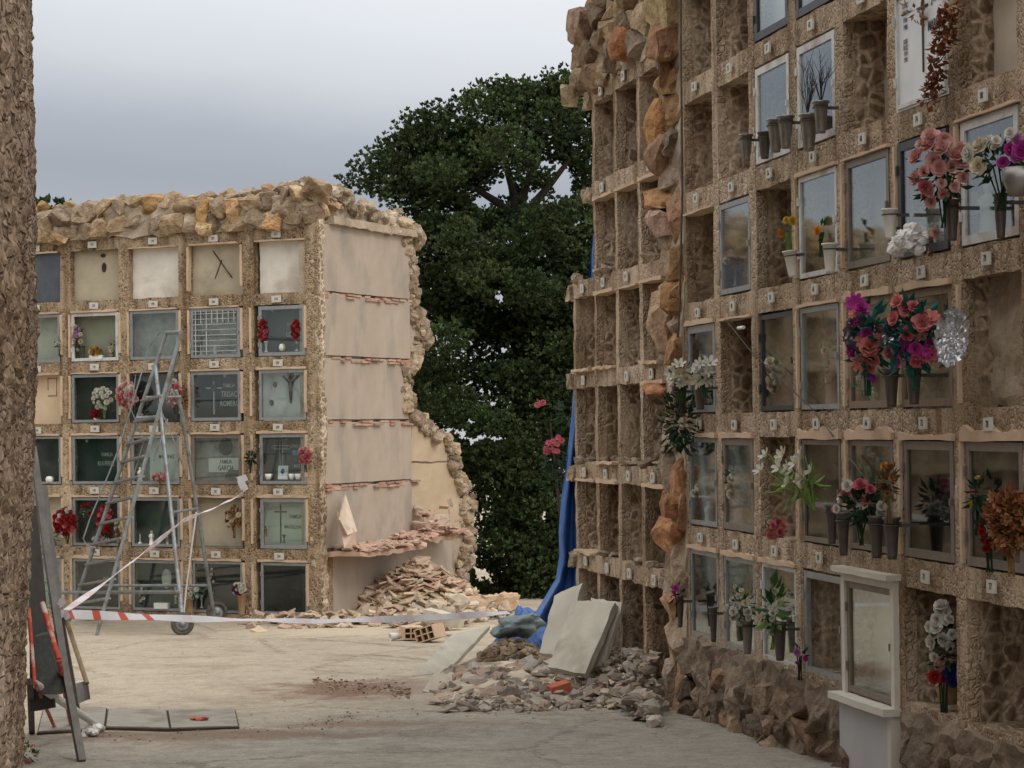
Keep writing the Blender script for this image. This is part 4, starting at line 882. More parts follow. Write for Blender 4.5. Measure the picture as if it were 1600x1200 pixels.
# note: across the wall things are foreshortened, so rx is doubled; small ones face the alley
random.seed(21)
bq('loose bouquet of pink artificial roses with one green bud before the black framed niche', 1472, 264, 37, 50, ['pink']*9+['pale_pink']*12+['rose']*1, 18, .22, leaf='leaf_dark', nleaf=90, leaflen=.07, ry=30)
bq('bouquet of cream roses and purple orchids by the white framed niche at the right edge', 1562, 250, 40, 36, ['white']*4+['cream']*3+['magenta']*5+['lilac']*2, 17, .22, leaf='leaf_dark', nleaf=80, leaflen=.07, spots=[(-.3, .85), (.15, .8), (.55, 1.0), (-.9, .2), (-.6, .5), (.1, .45), (-.5, -.3), (.45, .2), (.75, .5), (.95, .1), (.3, -.05), (1.0, .5), (.65, -.1), (.8, .8)], ry=30)
bq('two yellow artificial flowers leaning from the tilted white vase', 1232, 358, 8, 24, ['yellow', 'orange', 'yellow'], 10, .12, nleaf=6, leaflen=.05, leaf='leaf_light', spots=[(.6, .6), (-.9, -.3), (.3, .4)], kinds=('rose',))
bq('single orange artificial flower on a bent stem in a white vase', 1284, 360, 8, 14, ['orange', 'orange'], 11, .12, nleaf=5, leaflen=.05, spots=[(-.4, .3), (-.1, .1)], stems=.1)
# inside the glazed niches of rows two and three
P = RP(1150, 448, -.08); vase('silver footed vase behind glass beside the broken rock pilaster', P, .22, .035, 'vase_metal', 'tall', bracket=False)
bq('coral flowers behind the glass of the small niche right of the pilaster', 1149, 402, 11, 12, ['coral']*6+['white'], 9, -.08, leaf='leaf_dark', nleaf=20, leaflen=.04)
P = RP(1428, 392, .05); mb = MB()
for k in range(70):
    a_ = random.uniform(-1, 1); rock(mb, (a_*.12, random.uniform(-.04, .04), random.uniform(0, .15*(1-abs(a_)*.8))), (.07, .05, .06), (.8, .79, .76))
o = mb.build('plastic_bag', 'rag'); o.location = P; tag(o, 'crumpled translucent plastic wrap on the sill of the black framed niche', 'plastic wrap')
bq('faded pink flowers lying at the back of the black framed niche', 1462, 372, 8, 22, ['pale_pink']*5+['white']*4, 10, -.02, leaf='leaf_green', nleaf=20, leaflen=.05)
statuette('pale winged angel figurine inside the white framed niche at the right edge', RP(1545, 378, -.12), .30, 'vase_white', wings=True)
P = RP(1520, 372, -.1); mb = MB(); mb.box(-.04, .04, -.01, .01, 0, .2); o = mb.build('picture_frame', 'slate_blue'); o.location = P; o.rotation_euler = (0, 0, ROTR); tag(o, 'upright blue grey picture frame behind the glass left of the angel', 'picture frame')
# rusty hanging spray on the marble slab
P = RP(1466, 95, .08); mb = MB(); r = random.Random(2)
for k in range(110):
    t = r.random(); c = Vector((.16-.26*t, r.uniform(-.04, .02), .24-.44*t)) + Vector((r.uniform(-.05, .05), 0, 0)); leafset(mb, c, Vector((.02, .02, .02)), 3, .045, r, wide=.6)
o = mb.build('dried_spray', 'petal_rust'); o.location = P; o.rotation_euler = (0, 0, ROTR); tag(o, 'rust coloured dried flower spray hanging on the white marble slab', 'flowers')
P = RP(1433, 18, .04); mb = MB(); leafset(mb, (0, 0, 0), Vector((.06, .02, .05)), 30, .05, r); o = mb.build('dried_sprig', 'petal_dry'); o.location = P; tag(o, 'small dried sprig near the top of the white marble slab', 'flowers')
# row with the purple bouquets
for px, top, foot, lab in ((1062, 602, 652, 'dark ribbed vase on the left under the white lilies'), (1094, 598, 640, 'dark ribbed vase on the right under the white lilies')): vp(lab, px, top, foot, .14, 'vase_dark')
bq('bouquet of white lilies hanging over the pilaster edge, left of its twin', 1063, 585, 14, 16, ['white']*6+['cream']*3, 13, .2, kinds=('lily', 'daisy'), leaf='leaf_green', nleaf=50, leaflen=.06, ry=24)
bq('bouquet of white lilies before the grey framed niche, right of its twin', 1100, 580, 13, 13, ['white']*7+['cream']*2, 12, .2, kinds=('lily', 'daisy'), leaf='leaf_green', nleaf=40, leaflen=.06, ry=24)
P = RP(1062, 655, .12); mb = MB(); leafset(mb, (0, 0, 0), Vector((.34, .08, .26)), 240, .07, r, up=-.2); o = mb.build('trailing_plant', 'leaf_dark'); o.location = P; o.rotation_euler = (0, 0, ROTR); tag(o, 'dark green trailing plant hanging under the white lilies', 'plant')
bq('beige dried blossoms behind glass beside the hollow cobbled niche', 1213, 588, 12, 22, ['cream']*8, 11, -.05, leaf='leaf_dry', nleaf=20, leaflen=.06)
P = RP(1212, 640, -.1); vase('small dark vase under the beige dried blossoms', P, .17, .04, 'vase_dark', 'urn', bracket=False)
statuette('small pink robed figurine in the corner of the inscribed marble niche', RP(1301, 636, -.06), .26, 'petal_pale_pink')
mb = MB(); P = RP(1280, 638, -.08); mb.tube([(0, 0, 0), (0, 0, .16)], [.012, .02], 8); mb.tube([(-.12, 0, .16), (-.05, 0, .12), (0, 0, .12), (.05, 0, .12), (.12, 0, .16)], [.006, .012, .02, .012, .006], 6); mb.lathe([(.0001, 0), (.05, 0), (.045, .02), (.0001, .025)], 12)
o = mb.build('crucifix', 'bronze'); o.location = P; o.rotation_euler = (0, 0, ROTR); tag(o, 'dark crucifix figure standing inside the inscribed marble niche', 'crucifix')
bq('pale dried flowers leaning behind the glass above the crucifix figure', 1297, 560, 6, 36, ['pale_pink']*5+['cream']*3, 8, -.06, leaf='leaf_dry', nleaf=30, leaflen=.05)
random.seed(5)
vp('tall dark cone vase holding the left purple bouquet', 1393, 575, 636, .18, 'vase_dark', w=26)
vp('tall dark cone vase holding the right purple bouquet', 1428, 575, 632, .2, 'vase_dark', w=26)
bq('left bouquet of purple and coral daisies backed by silver foil', 1356, 525, 24, 54, ['magenta']*7+['coral']*8+['violet']*2, 18, .24, kinds=('daisy', 'rose'), leaf='leaf_teal', nleaf=110, leaflen=.09, foil=.11, ry=30, spots=[(-.5, .9), (-.2, .75), (-1.2, -.1), (-.4, .3), (-.1, .1), (.1, -.2), (-.5, -.4), (.2, -.45), (.5, -.3), (-.2, -.7), (.1, -.9), (.4, -.65), (-.7, .7), (.6, -.1), (-.3, -.15), (-.05, .5), (.3, -1.0)])
bq('right bouquet of magenta and coral daisies backed by silver foil', 1426, 520, 32, 50, ['coral']*9+['magenta']*8+['rose']*5, 18, .27, kinds=('daisy', 'rose'), leaf='leaf_teal', nleaf=130, leaflen=.10, foil=.13, ry=30, spots=[(-.5, .95), (.3, .75), (.75, .5), (.65, .2), (.9, .35), (.5, -.1), (.2, .1), (-.6, .45), (-.2, .6), (.1, .7), (.95, -.25), (.4, -.4), (.75, -.5), (.1, -.55), (-.2, -.3), (-.6, -.5), (-.4, -.75), (-.9, -.55), (.6, -.7), (.9, -.7), (-.1, .0), (.3, -.75)])
mb = MB(); P = RP(1490, 528, .16); nn = 56; nr_ = 16
vs = [Vector((0, 0, 0))]
for q in range(1, nr_+1):
    for k in range(nn): t = 2*pi*k/nn; w = q/nr_; p = Vector((cos(t)*.085*w, -.04*w*w, sin(t)*.145*w)); vs.append(p + noise.noise_vector(p*40)*.016*w + noise.noise_vector(p*110)*.006 + Vector((0, .012*sin(t*14)*w, 0)))
mb.add(vs, [(0, 1+k, 1+(k+1) % nn) for k in range(nn)] + [(1+(q-1)*nn+k, 1+q*nn+k, 1+q*nn+(k+1) % nn, 1+(q-1)*nn+(k+1) % nn) for q in range(1, nr_) for k in range(nn)])
o = mb.build('foil_fan', 'foil'); o.location = P; o.rotation_euler = (0, .15, ROTR+.9); tag(o, 'crinkled silver foil fan at the right end of the purple bouquets', 'foil fan')
bq('white flowers with dark leaves behind the wood framed glass', 1350, 600, 9, 14, ['white']*6, 10, -.06, leaf='leaf_teal', nleaf=24, leaflen=.05)
statuette('small white kneeling figurine at the foot of the wood framed niche', RP(1365, 640, -.04), .13)
# row below
bq('pale pink flowers behind glass in the niche nearest the pilaster, below the lilies', 1097, 765, 11, 12, ['pale_pink']*5+['white']*4, 9, -.06, leaf='leaf_dark', nleaf=20, leaflen=.04)
bq('cream and green flowers behind glass left of the hollow niche', 1150, 757, 12, 28, ['cream']*7+['white']*3, 9, -.06, leaf='leaf_green', nleaf=60, leaflen=.06)
statuette('white figurine at the foot of the niche with pale pink flowers', RP(1108, 822, -.06), .18)
bq('small coral artificial flowers lying in the open cobbled niche', 1213, 828, 11, 11, ['coral']*6+['rose']*4, 9, -.02, leaf='leaf_dry', nleaf=20, leaflen=.05)
vp('cone vase with a white rim holding the leaning white calla lilies', 1300, 788, 850, .12, 'vase_dark', w=20)
P = RP(1247, 752, .16); e = empty('bouquet', 'leaning bouquet of white calla lilies with long pale green leaves', 'flowers', P, ROTR); mb = MB(); m2 = MB(); r = random.Random(4); m = PXR(P)
for k in range(16):
    a = Vector((.34, -.02, -.16)); b = Vector((r.uniform(-.42, .25), r.uniform(-.12, .05), r.uniform(-.02, .16))); mb.tube([a, (a+b)/2+Vector((0, 0, .02)), b], [.005, .004, .003], 4, (.9, 1, .8))
    leafset(m2, b*.55+a*.45, Vector((.05, .04, .04)), 2, .11, r, wide=.3)
mb.build('stems', 'leaf_light', e); m2.build('leaves', 'leaf_light', e)
for k in range(15): flower('lily', r.choice(['white', 'cream', 'white']), e, (r.uniform(-.42, .36), r.uniform(-.14, -.02), r.uniform(-.05, .17)), (r.uniform(-.6, .3), -1, r.uniform(.2, .9)), .045)
random.seed(9)
bq('bouquet of pink edged white roses in front of two glazed niches', 1347, 785, 26, 30, ['rose', 'white', 'rose', 'rose', 'white', 'pink', 'coral', 'rose', 'white', 'white', 'rose', 'white'], 13, .2, leaf='leaf_dark', nleaf=110, leaflen=.07, ry=28, spots=[(-.2, .85), (-.55, .75), (.05, .95), (-.85, .4), (-.95, .3), (.6, .5), (.2, .1), (-1.3, -.35), (-1.2, -.4), (1.2, -.3), (.7, .55), (1.3, -.2)])
vp('tall dark cone vase on the left under the pink edged white roses', 1318, 800, 868, .14, 'vase_dark', w=22)
vp('tall dark cone vase in the middle under the pink edged white roses', 1370, 806, 872, .16, 'vase_dark', w=26)
vp('tall dark cone vase on the right under the dried orange flowers', 1394, 808, 874, .17, 'vase_dark', w=26)
bq('dried orange flowers standing up beside the pink edged white roses', 1388, 752, 8, 28, ['orange', 'dry', 'orange', 'dry', 'rust', 'dry'], 11, .2, leaf='leaf_dry', nleaf=50, leaflen=.06)
bq('large dried brown bouquet at the right edge of the photo', 1578, 812, 26, 44, ['dry']*10+['rust']*6, 12, .22, kinds=('lily', 'daisy'), leaf='petal_dry', nleaf=1300, leaflen=.042, ry=34, leaf2='petal_rust', wide=.5, mess=2.2)
bq('yellow flower and green leaves behind glass left of the dried brown bouquet', 1528, 770, 10, 26, ['yellow', 'yellow', 'rose'], 9, .03, leaf='leaf_dark', nleaf=40, leaflen=.06)
bq('dark red flowers low behind glass left of the dried brown bouquet', 1545, 830, 12, 24, ['red']*7, 10, .03, leaf='leaf_dark', nleaf=30, leaflen=.06)
statuette('white figurine low behind the glass of the niche with a slim cross', RP(1480, 812, -.05), .17, 'vase_white')
# bottom row
vp('slim dark cone vase hanging on the pilaster at the bottom left of the right block', 1063, 930, 980, .1, 'vase_dark', w=12)
bq('small magenta and green spray in the slim vase on the pilaster', 1058, 925, 7, 12, ['magenta', 'rose', 'magenta'], 7, .12, leaf='leaf_dark', nleaf=24, leaflen=.05)
vp('slim dark cone vase between the two leftmost bottom niches', 1115, 948, 1003, .08, 'vase_dark', w=14)
vp('metal cone vase holding white roses on the bottom row', 1168, 968, 1022, .14, w=20)
vp('metal cone vase holding white roses with pale green leaves on the bottom row', 1219, 972, 1032, .14, 'vase_dark', w=22)
bq('bouquet of small white roses in the left metal vase of the bottom row', 1160, 943, 18, 26, ['white']*12+['cream']*2, 8, .17, leaf='leaf_green', nleaf=70, leaflen=.05, ry=26)
bq('white roses with broad green leaves in the right metal vase of the bottom row', 1208, 952, 13, 30, ['white']*8, 8.5, .17, leaf='leaf_light', nleaf=36, leaflen=.10, ry=24, leaf2='leaf_green')
bq('magenta flower lying on the sill of the bottom row', 1250, 1022, 9, 9, ['lilac', 'magenta', 'magenta'], 8, .08, leaf='leaf_dark', nleaf=8, leaflen=.05)
P = RP(1482, 1100, -.1); vase('brown pot with a purple cast standing in the bottom open niche', P, .16, .07, 'terracotta', 'bowl', bracket=False)
bq('tall bouquet of white and pink artificial roses in the bottom open niche', 1474, 1010, 17, 62, ['white']*14+['pale_pink']*4+['red']*2+['blue']*3, 15, -.02, leaf='leaf_dark', nleaf=90, leaflen=.07, ry=24, spots=[(.1, 1.0), (.0, .85), (.5, .8), (-.3, .65), (.2, .65), (.7, .62), (-.7, .45), (-.5, .25), (-.9, .15), (-.3, .4), (.3, .15), (.7, .1), (.9, .3), (-.4, -.2), (-.1, -.35), (.1, -.3), (-.3, -.45), (.3, -.4), (-.3, -.62), (0, -.7), (.5, -.55), (.7, -.5), (.8, -.7)])
mb = MB(); P = RP(1158, 512, .02); mb.tube([(-.06, 0, 0), (.06, 0, 0)], .012, 8); o = mb.build('light_tube', 'ceramic'); o.location = P; o.rotation_euler = (0, 0, ROTR); tag(o, 'short white tube under the lintel of the hollow cobbled niche', 'tube')

# ================================================================== THINGS ON THE LEFT BLOCK
def bl(label, px, py, rx, rz, blooms, size, d=.1, **k):
    P = LP(px, py, d); m = P.y/F; k.setdefault('nleaf', 24); k.setdefault('leaflen', .06)
    return bouquet(label, P, (rx*m, rx*m*.6, rz*m), blooms, size*m, face=-VL, individually=False, **k)
random.seed(31)
bl('red carnations in a white vase at the left inside the niche lettered in gold', 412, 517, 7, 17, ['red']*12+['rose']*8, 4, -.03)
bl('red carnations in a white vase at the right inside the niche lettered in gold', 463, 515, 6, 15, ['red']*12+['rose']*7, 4, -.03)
vase('white footed vase under the left red carnations', LP(416, 550, -.04), .13, .035, 'ceramic', 'tall', bracket=False); vase('white footed vase under the right red carnations', LP(464, 548, -.04), .14, .033, 'ceramic', 'tall', bracket=False)
mb = MB(); mb.lathe([(.0001, 0), (.035, .01), (.045, .05), (.03, .09), (.0001, .10)], 12); o = mb.build('egg_ornament', 'plaster_white'); o.location = LP(441, 549, -.04); tag(o, 'small cream egg shaped ornament between the two white vases', 'ornament')
candle('white candlestick behind the wire grille', LP(314, 556, -.05), .14); candle('thin white candlestick at the right edge of the wire grille', LP(373, 553, -.05), .2)
statuette('cream seated figurine behind the wire grille', LP(336, 557, -.05), .15, 'vase_white')
bl('gilded flower arrangement in the bright glazed niche of the second row', 151, 549, 9, 6, ['yellow']*3+['dry']*5, 4, -.03, leaf='leaf_dry'); mb = MB(); mb.box(-.1, .1, -.04, .04, 0, .05); o = mb.build('planter', 'ceramic'); o.location = LP(152, 561, -.04); o.rotation_euler = (0, 0, ROTL); tag(o, 'white trough under the gilded flower arrangement', 'planter')
bl('faded grey and cream flowers at the left inside the bright glazed niche', 122, 528, 9, 20, ['cream']*7+['lilac']*3, 4, -.04, leaf='leaf_dry')
for i, px in enumerate((116, 129)): vase(('left', 'right')[i]+' slim grey vase under the faded cream flowers', LP(px, 561, -.05), .18, .035, 'vase_metal', 'cone', bracket=False)
bl('faded flowers at the right inside the bright glazed niche', 176, 545, 5, 14, ['cream']*6, 3.5, -.04, leaf='leaf_dry')
bl('white blossom hanging on the frame beside the pillar at far left, second row', 92, 538, 4, 4, ['white']*4, 4, .03)
bl('white flowers with green leaves behind the ladder in the third row', 163, 622, 17, 17, ['white']*20, 4.5, .03, leaf='leaf_light', nleaf=50)
bl('small dark red flowers in a low pot under the white flowers', 150, 646, 8, 7, ['red']*9, 4, -.03); vase('small white pot under the dark red flowers', LP(152, 658, -.04), .05, .05, 'ceramic', 'bowl', bracket=False)
bl('round pink and white wreath bouquet left of the ladder top', 201, 618, 17, 20, ['pale_pink']*14+['white']*8+['rose']*10, 5, .12, leaf='leaf_green', nleaf=30)
bl('pink and white wreath bouquet seen through the ladder top', 273, 614, 12, 19, ['pale_pink']*8+['white']*8+['rose']*8, 5, .12, leaf='leaf_green', nleaf=30)
P = LP(281, 622, .13); mb = MB(); leafset(mb, (0, 0, 0), Vector((.09, .04, .16)), 120, .06); o = mb.build('dried_spray', 'petal_rust'); o.location = P; tag(o, 'dark reddish dried spray on the pier right of the ladder top', 'flowers')
bl('dark posy with white specks low in the niche behind the ladder top', 224, 640, 6, 8, ['white']*3, 2.5, -.02, leaf='leaf_dark', nleaf=50)
mb = MB(); mb.lathe([(.0001, 0), (.05, .0), (.06, .05), (.04, .08), (.0001, .085)], 12); o = mb.build('white_pot', 'ceramic'); o.location = LP(78, 754, -.03); tag(o, 'low white pot in the dark niche at far left', 'pot')
bl('dark green artificial posy on the pier left of the ornate cross', 392, 715, 8, 9, [], 4, .10, leaf='leaf_dark', nleaf=110)
bl('pink ring shaped posy on the right side of the ornate cross niche', 478, 712, 9, 11, ['pink']*9+['rose']*8, 5, .10, leaf='leaf_green', nleaf=12)
P = LP(442, 749, -.02); mb = MB(); mb.box(-.07, .07, -.008, .008, 0, .17); o = mb.build('photo_portrait', 'ceramic'); o.location = P; o.rotation_euler = (-.1, 0, ROTL)
m2 = MB(); m2.box(-.055, .055, -.012, -.0085, .02, .155); m2.build('picture', 'photo_print', o); m2 = MB(); m2.lathe([(.0001, 0), (.026, .001), (.0001, .004)], 14, Matrix.Translation((0, -.013, .1)) @ Matrix.Rotation(pi/2, 4, 'X') @ Matrix.Diagonal((1, 1.3, 1, 1))); m2.build('portrait', 'slate_blue', o); tag(o, 'small framed portrait photo standing before the ornate cross', 'photo')
for px, w, lab in ((420, .05, 'round white pot left of the small portrait photo'), (456, .04, 'small white bird shaped pot just right of the portrait photo'), (466, .045, 'cream shell pot at the right end of the ornate cross niche')): vase(lab, LP(px, 749, -.03), .07, w, 'ceramic', 'bowl', bracket=False)
candle('pale candlestick at the left of the ornate cross', LP(409, 748, -.03), .16, 'frame_metal')
bl('pink and red small flowers at the foot of the inscribed panel, fourth row', 251, 746, 12, 5, ['coral']*8+['pale_pink']*5, 3.5, -.01)
statuette('pale figurine leaning in the left of the inscribed panel niche', LP(219, 752, -.02), .18, 'vase_white')
P = LP(362, 748, -.02); mb = MB(); mb.prism([(-.11, 0, 0), (.10, 0, 0), (.12, .03, .11), (-.07, .03, .11)], (0, .02, 0)); o = mb.build('open_book', 'granite_dark'); o.location = P; o.rotation_euler = (0, 0, ROTL); tag(o, 'dark stone book leaning below the round medallion', 'ornament')
bl('red flowers with a silver foil backing on the pier by the left edge', 105, 815, 20, 20, ['red']*26+['coral']*5+['white']*2, 5, .16, foil=.17, leaf='leaf_dark', nleaf=20)
bl('bright green leafy plant at the far left in the fifth row', 78, 838, 14, 16, ['white']*3, 3, -.02, leaf='leaf_light', nleaf=110)
bl('tall dark red bouquet behind the ladder in the fifth row', 166, 812, 13, 24, ['red']*20+['rose']*8, 4.5, .03, leaf='leaf_green', nleaf=40)
bl('green and red foliage at the left of the tall dark red bouquet', 136, 795, 12, 12, ['red']*3, 4, -.03, leaf='leaf_green', nleaf=60)
bl('mixed pale flowers in a low white basket under the dark red bouquet', 160, 842, 14, 8, ['white']*8+['cream']*4+['lilac']*3, 4, -.02)
bl('dried pale flowers right of the tall dark red bouquet', 186, 830, 6, 16, ['cream']*6+['dry']*3, 4, .02, leaf='leaf_dry')
statuette('white praying figurine in the green slab niche behind the ladder', LP(237, 852, -.03), .19); statuette('smaller dull figurine right of the white praying figurine', LP(262, 852, -.03), .15, 'vase_metal')
candle('pale lamp ornament left of the white praying figurine', LP(219, 850, -.03), .13)
bl('dark dried wreath with gold specks in the plain beige niche', 366, 808, 12, 18, ['dry']*8+['cream']*5, 4, .02, leaf='petal_rust', nleaf=110)
statuette('dark small figurine at the left before the pale green slab', LP(415, 838, -.03), .13, 'bronze'); vase('small dark footed cup before the pale green slab', LP(444, 848, -.03), .10, .03, 'dark_metal', 'tall', bracket=False)
vase('tan pot on the left before the black niche of the bottom row', LP(297, 958, .09), .19, .065, 'terracotta', 'cone', bracket=False); vase('tan pot on the right before the black niche of the bottom row', LP(378, 962, .09), .28, .06, 'terracotta', 'cone', bracket=False)
bl('white and teal flowers in the left tan pot', 303, 926, 13, 8, ['white']*6, 4, .10, leaf='leaf_teal', nleaf=30)
bl('white flowers with red and blue ribbons in the right tan pot', 375, 920, 10, 9, ['white']*9+['blue']*2+['red']*3, 4.5, .12, leaf='leaf_dark', nleaf=12)
vase('slim white vase inside the black niche with two tan pots', LP(315, 950, -.05), .16, .03, 'ceramic', 'tall', bracket=False)
bl('pale hanging chain of small flowers in the black niche of the bottom row', 333, 912, 4, 24, ['cream']*8, 2.5, -.02, leaf='leaf_green', nleaf=20)
P = LP(253, 951, -.02); mb = MB(); mb.rbox(-.1, .1, -.04, .04, 0, .075, .05, .004); o = mb.build('planter', 'ceramic'); o.location = P; o.rotation_euler = (0, 0, ROTL); tag(o, 'white oblong planter under the oval medallion', 'planter')
for px, lab in ((223, 'white flowers on a tall stem left of the oval medallion'), (277, 'white flowers on a tall stem right of the oval medallion')): bl(lab, px, 930, 4, 12, ['white']*5, 3, -.02, nleaf=14)
bl('small white flowers in the pale green niche behind the leaning tools', 78, 915, 7, 14, ['white']*4, 3, -.02, leaf='leaf_light')

# ================================================================== TREES
def cypress(pads, trunk, limbs, label, cat='tree', base=None, dens=1.0, holes=(), seed=1, tuft=.13, name='cypress_tree'):
    r = random.Random(seed); e = empty(name, label, cat, base, 0)
    mb = MB(); B = Vector(base)
    for c, R in pads:
        c = Vector(c); R = Vector(R); vol = (R.x*R.y*R.z)**(1/3); n = 0
        sub = [(c + Vector((r.gauss(0, .55)*R.x, r.gauss(0, .55)*R.y, r.gauss(0, .5)*R.z)), r.uniform(.22, .42)) for _ in range(max(7, int(46*vol*vol*dens)))]
        for sc, sr in sub:
            tone = r.choice([.5, .7, .85, 1.0, 1.2, 1.5])*r.uniform(.85, 1.15); wn = r.uniform(.85, 1.2)
            for _ in range(46):
                d = Vector((r.gauss(0, 1), r.gauss(0, 1), r.gauss(0, 1))).normalized()
                p = sc + Vector((d.x*sr*1.25, d.y*sr*1.25, d.z*sr*.75))*r.uniform(.6, 1)
                skip = False
                for hx, hz, hr, hs in holes:
                    if ((p.x-hx)/hr)**2 + ((p.z-hz)/(hr*hs))**2 < 1+.5*noise.noise(p*5): skip = True; break
                if skip: continue
                ax = (d*.7 + Vector((0, 0, .6)) + Vector((r.uniform(-.5, .5),)*3)).normalized()
                k = tone*r.uniform(.75, 1.25)
                for q in range(6):
                    dd = (ax + Vector((r.uniform(-.8, .8), r.uniform(-.8, .8), r.uniform(-.6, .7)))).normalized(); l = tuft*r.uniform(.5, 1.0)
                    s_ = dd.cross(Vector((r.uniform(-1, 1), r.uniform(-1, 1), r.uniform(-1, 1)))).normalized()*l*.26
                    mb.add([p-s_*.3-B, p+dd*l*.6-s_-B, p+dd*l-B, p+dd*l*.6+s_-B], [(0, 1, 2, 3)], (k*wn, k, k*.9))
    mb.build('crown', 'tree_leaf', e)
    tb = MB(); tb.tube([Vector(p)-B for p, _ in trunk], [q for _, q in trunk], 10)
    for pts, w in limbs: tb.tube([Vector(p)-B for p in pts], [w*(1-.75*i/(len(pts)-1)) for i in range(len(pts))], 6)
    tb.build('trunk', 'bark', e); return e
YT = 33.5
def pad(px, py, rx, ry, dy=0, rd=1.0):
    P = YP(px, py, YT+dy); m = P.y/F; return (P, (rx*m, max(rx, ry)*m*rd, ry*m))
PADS = [pad(*a) for a in [
    (585, 285, 26, 16, .5), (605, 262, 26, 15, 0), (625, 300, 38, 18, 0), (640, 258, 34, 24, .5), (655, 218, 16, 12, 0), (660, 195, 9, 9, 0), (628, 232, 18, 12, .5), (680, 230, 38, 26, 0), (690, 285, 46, 28, .5), (662, 310, 40, 18, .8), (725, 205, 40, 30, .3), (745, 172, 34, 20, 0), (735, 245, 50, 32, 0),
    (780, 170, 40, 20, 0), (770, 150, 30, 10, .5), (800, 150, 22, 9, .5), (820, 190, 44, 28, 0), (850, 160, 34, 20, .5), (883, 150, 22, 16, 0), (884, 134, 9, 8, 0), (900, 180, 36, 30, 0), (870, 205, 46, 30, .5), (790, 225, 46, 30, .6), (850, 235, 50, 18, .8), (905, 240, 30, 26, .8), (760, 270, 30, 16, 1), (722, 300, 26, 16, 1),
    (940, 170, 50, 40, .5), (980, 220, 60, 50, 1), (960, 300, 50, 60, 1), (910, 300, 14, 26, 1), (690, 345, 44, 18, 1.2), (735, 350, 40, 22, .8), (790, 345, 46, 16, 1), (845, 335, 40, 18, .8), (890, 340, 34, 24, .5),
    (690, 400, 60, 34, .6), (750, 395, 60, 34, 0), (820, 385, 60, 36, .2), (885, 400, 46, 46, .3), (670, 455, 34, 34, .8), (720, 460, 56, 36, .2), (790, 450, 56, 34, .8), (855, 460, 56, 42, 0), (905, 470, 36, 44, .4),
    (700, 520, 46, 40, .6), (760, 520, 60, 38, .4), (830, 530, 60, 42, 0), (885, 545, 36, 46, .4), (680, 580, 34, 34, 1), (735, 590, 50, 40, .3), (800, 600, 60, 40, .5), (860, 620, 46, 44, .2), (700, 640, 34, 26, 1), (755, 660, 50, 38, .4), (820, 680, 56, 40, 0), (870, 700, 34, 46, .4),
    (730, 720, 26, 28, 1), (770, 735, 50, 40, .3), (830, 755, 50, 42, .3), (750, 800, 34, 40, .6), (800, 815, 50, 40, 0), (860, 800, 26, 40, .6), (745, 870, 26, 36, .8), (790, 885, 46, 36, .2), (845, 880, 36, 40, .4), (800, 930, 60, 24, .4), (740, 925, 26, 22, 1), (860, 930, 40, 24, .8), (950, 450, 50, 90, 1), (950, 650, 50, 90, 1), (950, 850, 50, 80, 1)]]
_r = random.Random(44)
for _k in range(150):
    py = _r.uniform(330, 950); lx = 665 if py < 640 else 715 if py < 760 else 742; px = _r.uniform(lx, 935); PADS.append(pad(px, py, _r.uniform(18, 34), _r.uniform(11, 20), _r.uniform(-1.6, 1.2), .8))
for _k in range(16):
    t_ = _r.random(); px = 590+330*t_; top = 262-130*t_**.7; py = _r.uniform(top+22, 325); PADS.append(pad(px, py, _r.uniform(14, 30), _r.uniform(9, 16), _r.uniform(-1.2, 1.2), .9))
def hole(px, py, r, s): P = YP(px, py, YT); return (P.x, P.z, 1.35*r*YT/F, s)
HOLES = [hole(*a) for a in [(781, 290, 15, .7), (756, 306, 14, .45), (836, 304, 18, .7), (882, 272, 14, 1.2), (884, 296, 14, .8), (855, 258, 11, .8), (862, 312, 14, .5), (704, 333, 14, .6), (790, 315, 14, .4), (756, 318, 16, .35), (776, 458, 9, .8), (782, 472, 5, 1), (752, 372, 6, .8), (695, 357, 6, .7), (690, 375, 6, .6), (905, 345, 7, 1), (738, 690, 7, 1), (724, 680, 8, .9), (775, 686, 9, .5), (755, 684, 7, .8), (735, 890, 7, .7), (750, 898, 8, .9), (760, 905, 8, .8), (748, 912, 5, 1), (768, 915, 4, 1), (850, 805, 5, 2.2), (808, 818, 5, 1.5), (773, 760, 4, 1), (735, 660, 6, .7), (700, 675, 8, .6)]]
T = lambda px, py, dy=.3: YP(px, py, YT+dy)
cypress(PADS, [(YP(818, 975, YT+.3), .2), (T(815, 800), .17), (T(812, 560), .14), (T(812, 420), .12), (T(810, 335), .09)],
        [([T(810, 335), T(800, 290), T(785, 240), T(770, 190)], .10), ([T(812, 345), T(850, 300), T(880, 262), T(905, 230)], .09), ([T(812, 350), T(780, 318), T(745, 296), T(700, 286), T(640, 290)], .085), ([T(812, 380), T(770, 345), T(720, 330), T(670, 315)], .06), ([T(812, 340), T(822, 290), T(835, 240), T(850, 190)], .08), ([T(812, 400), T(850, 350), T(885, 320)], .05), ([T(812, 500), T(770, 470), T(730, 455)], .05), ([T(812, 500), T(860, 460), T(890, 440)], .05), ([T(812, 600), T(760, 580), T(700, 570)], .05), ([T(812, 700), T(850, 670), T(880, 650)], .05), ([T(812, 800), T(760, 770), T(730, 760)], .04)],
        'tall dark spreading cypress tree filling the gap between the two niche blocks', base=YP(818, 975, YT+.3), dens=1.0, holes=HOLES, tuft=.085)
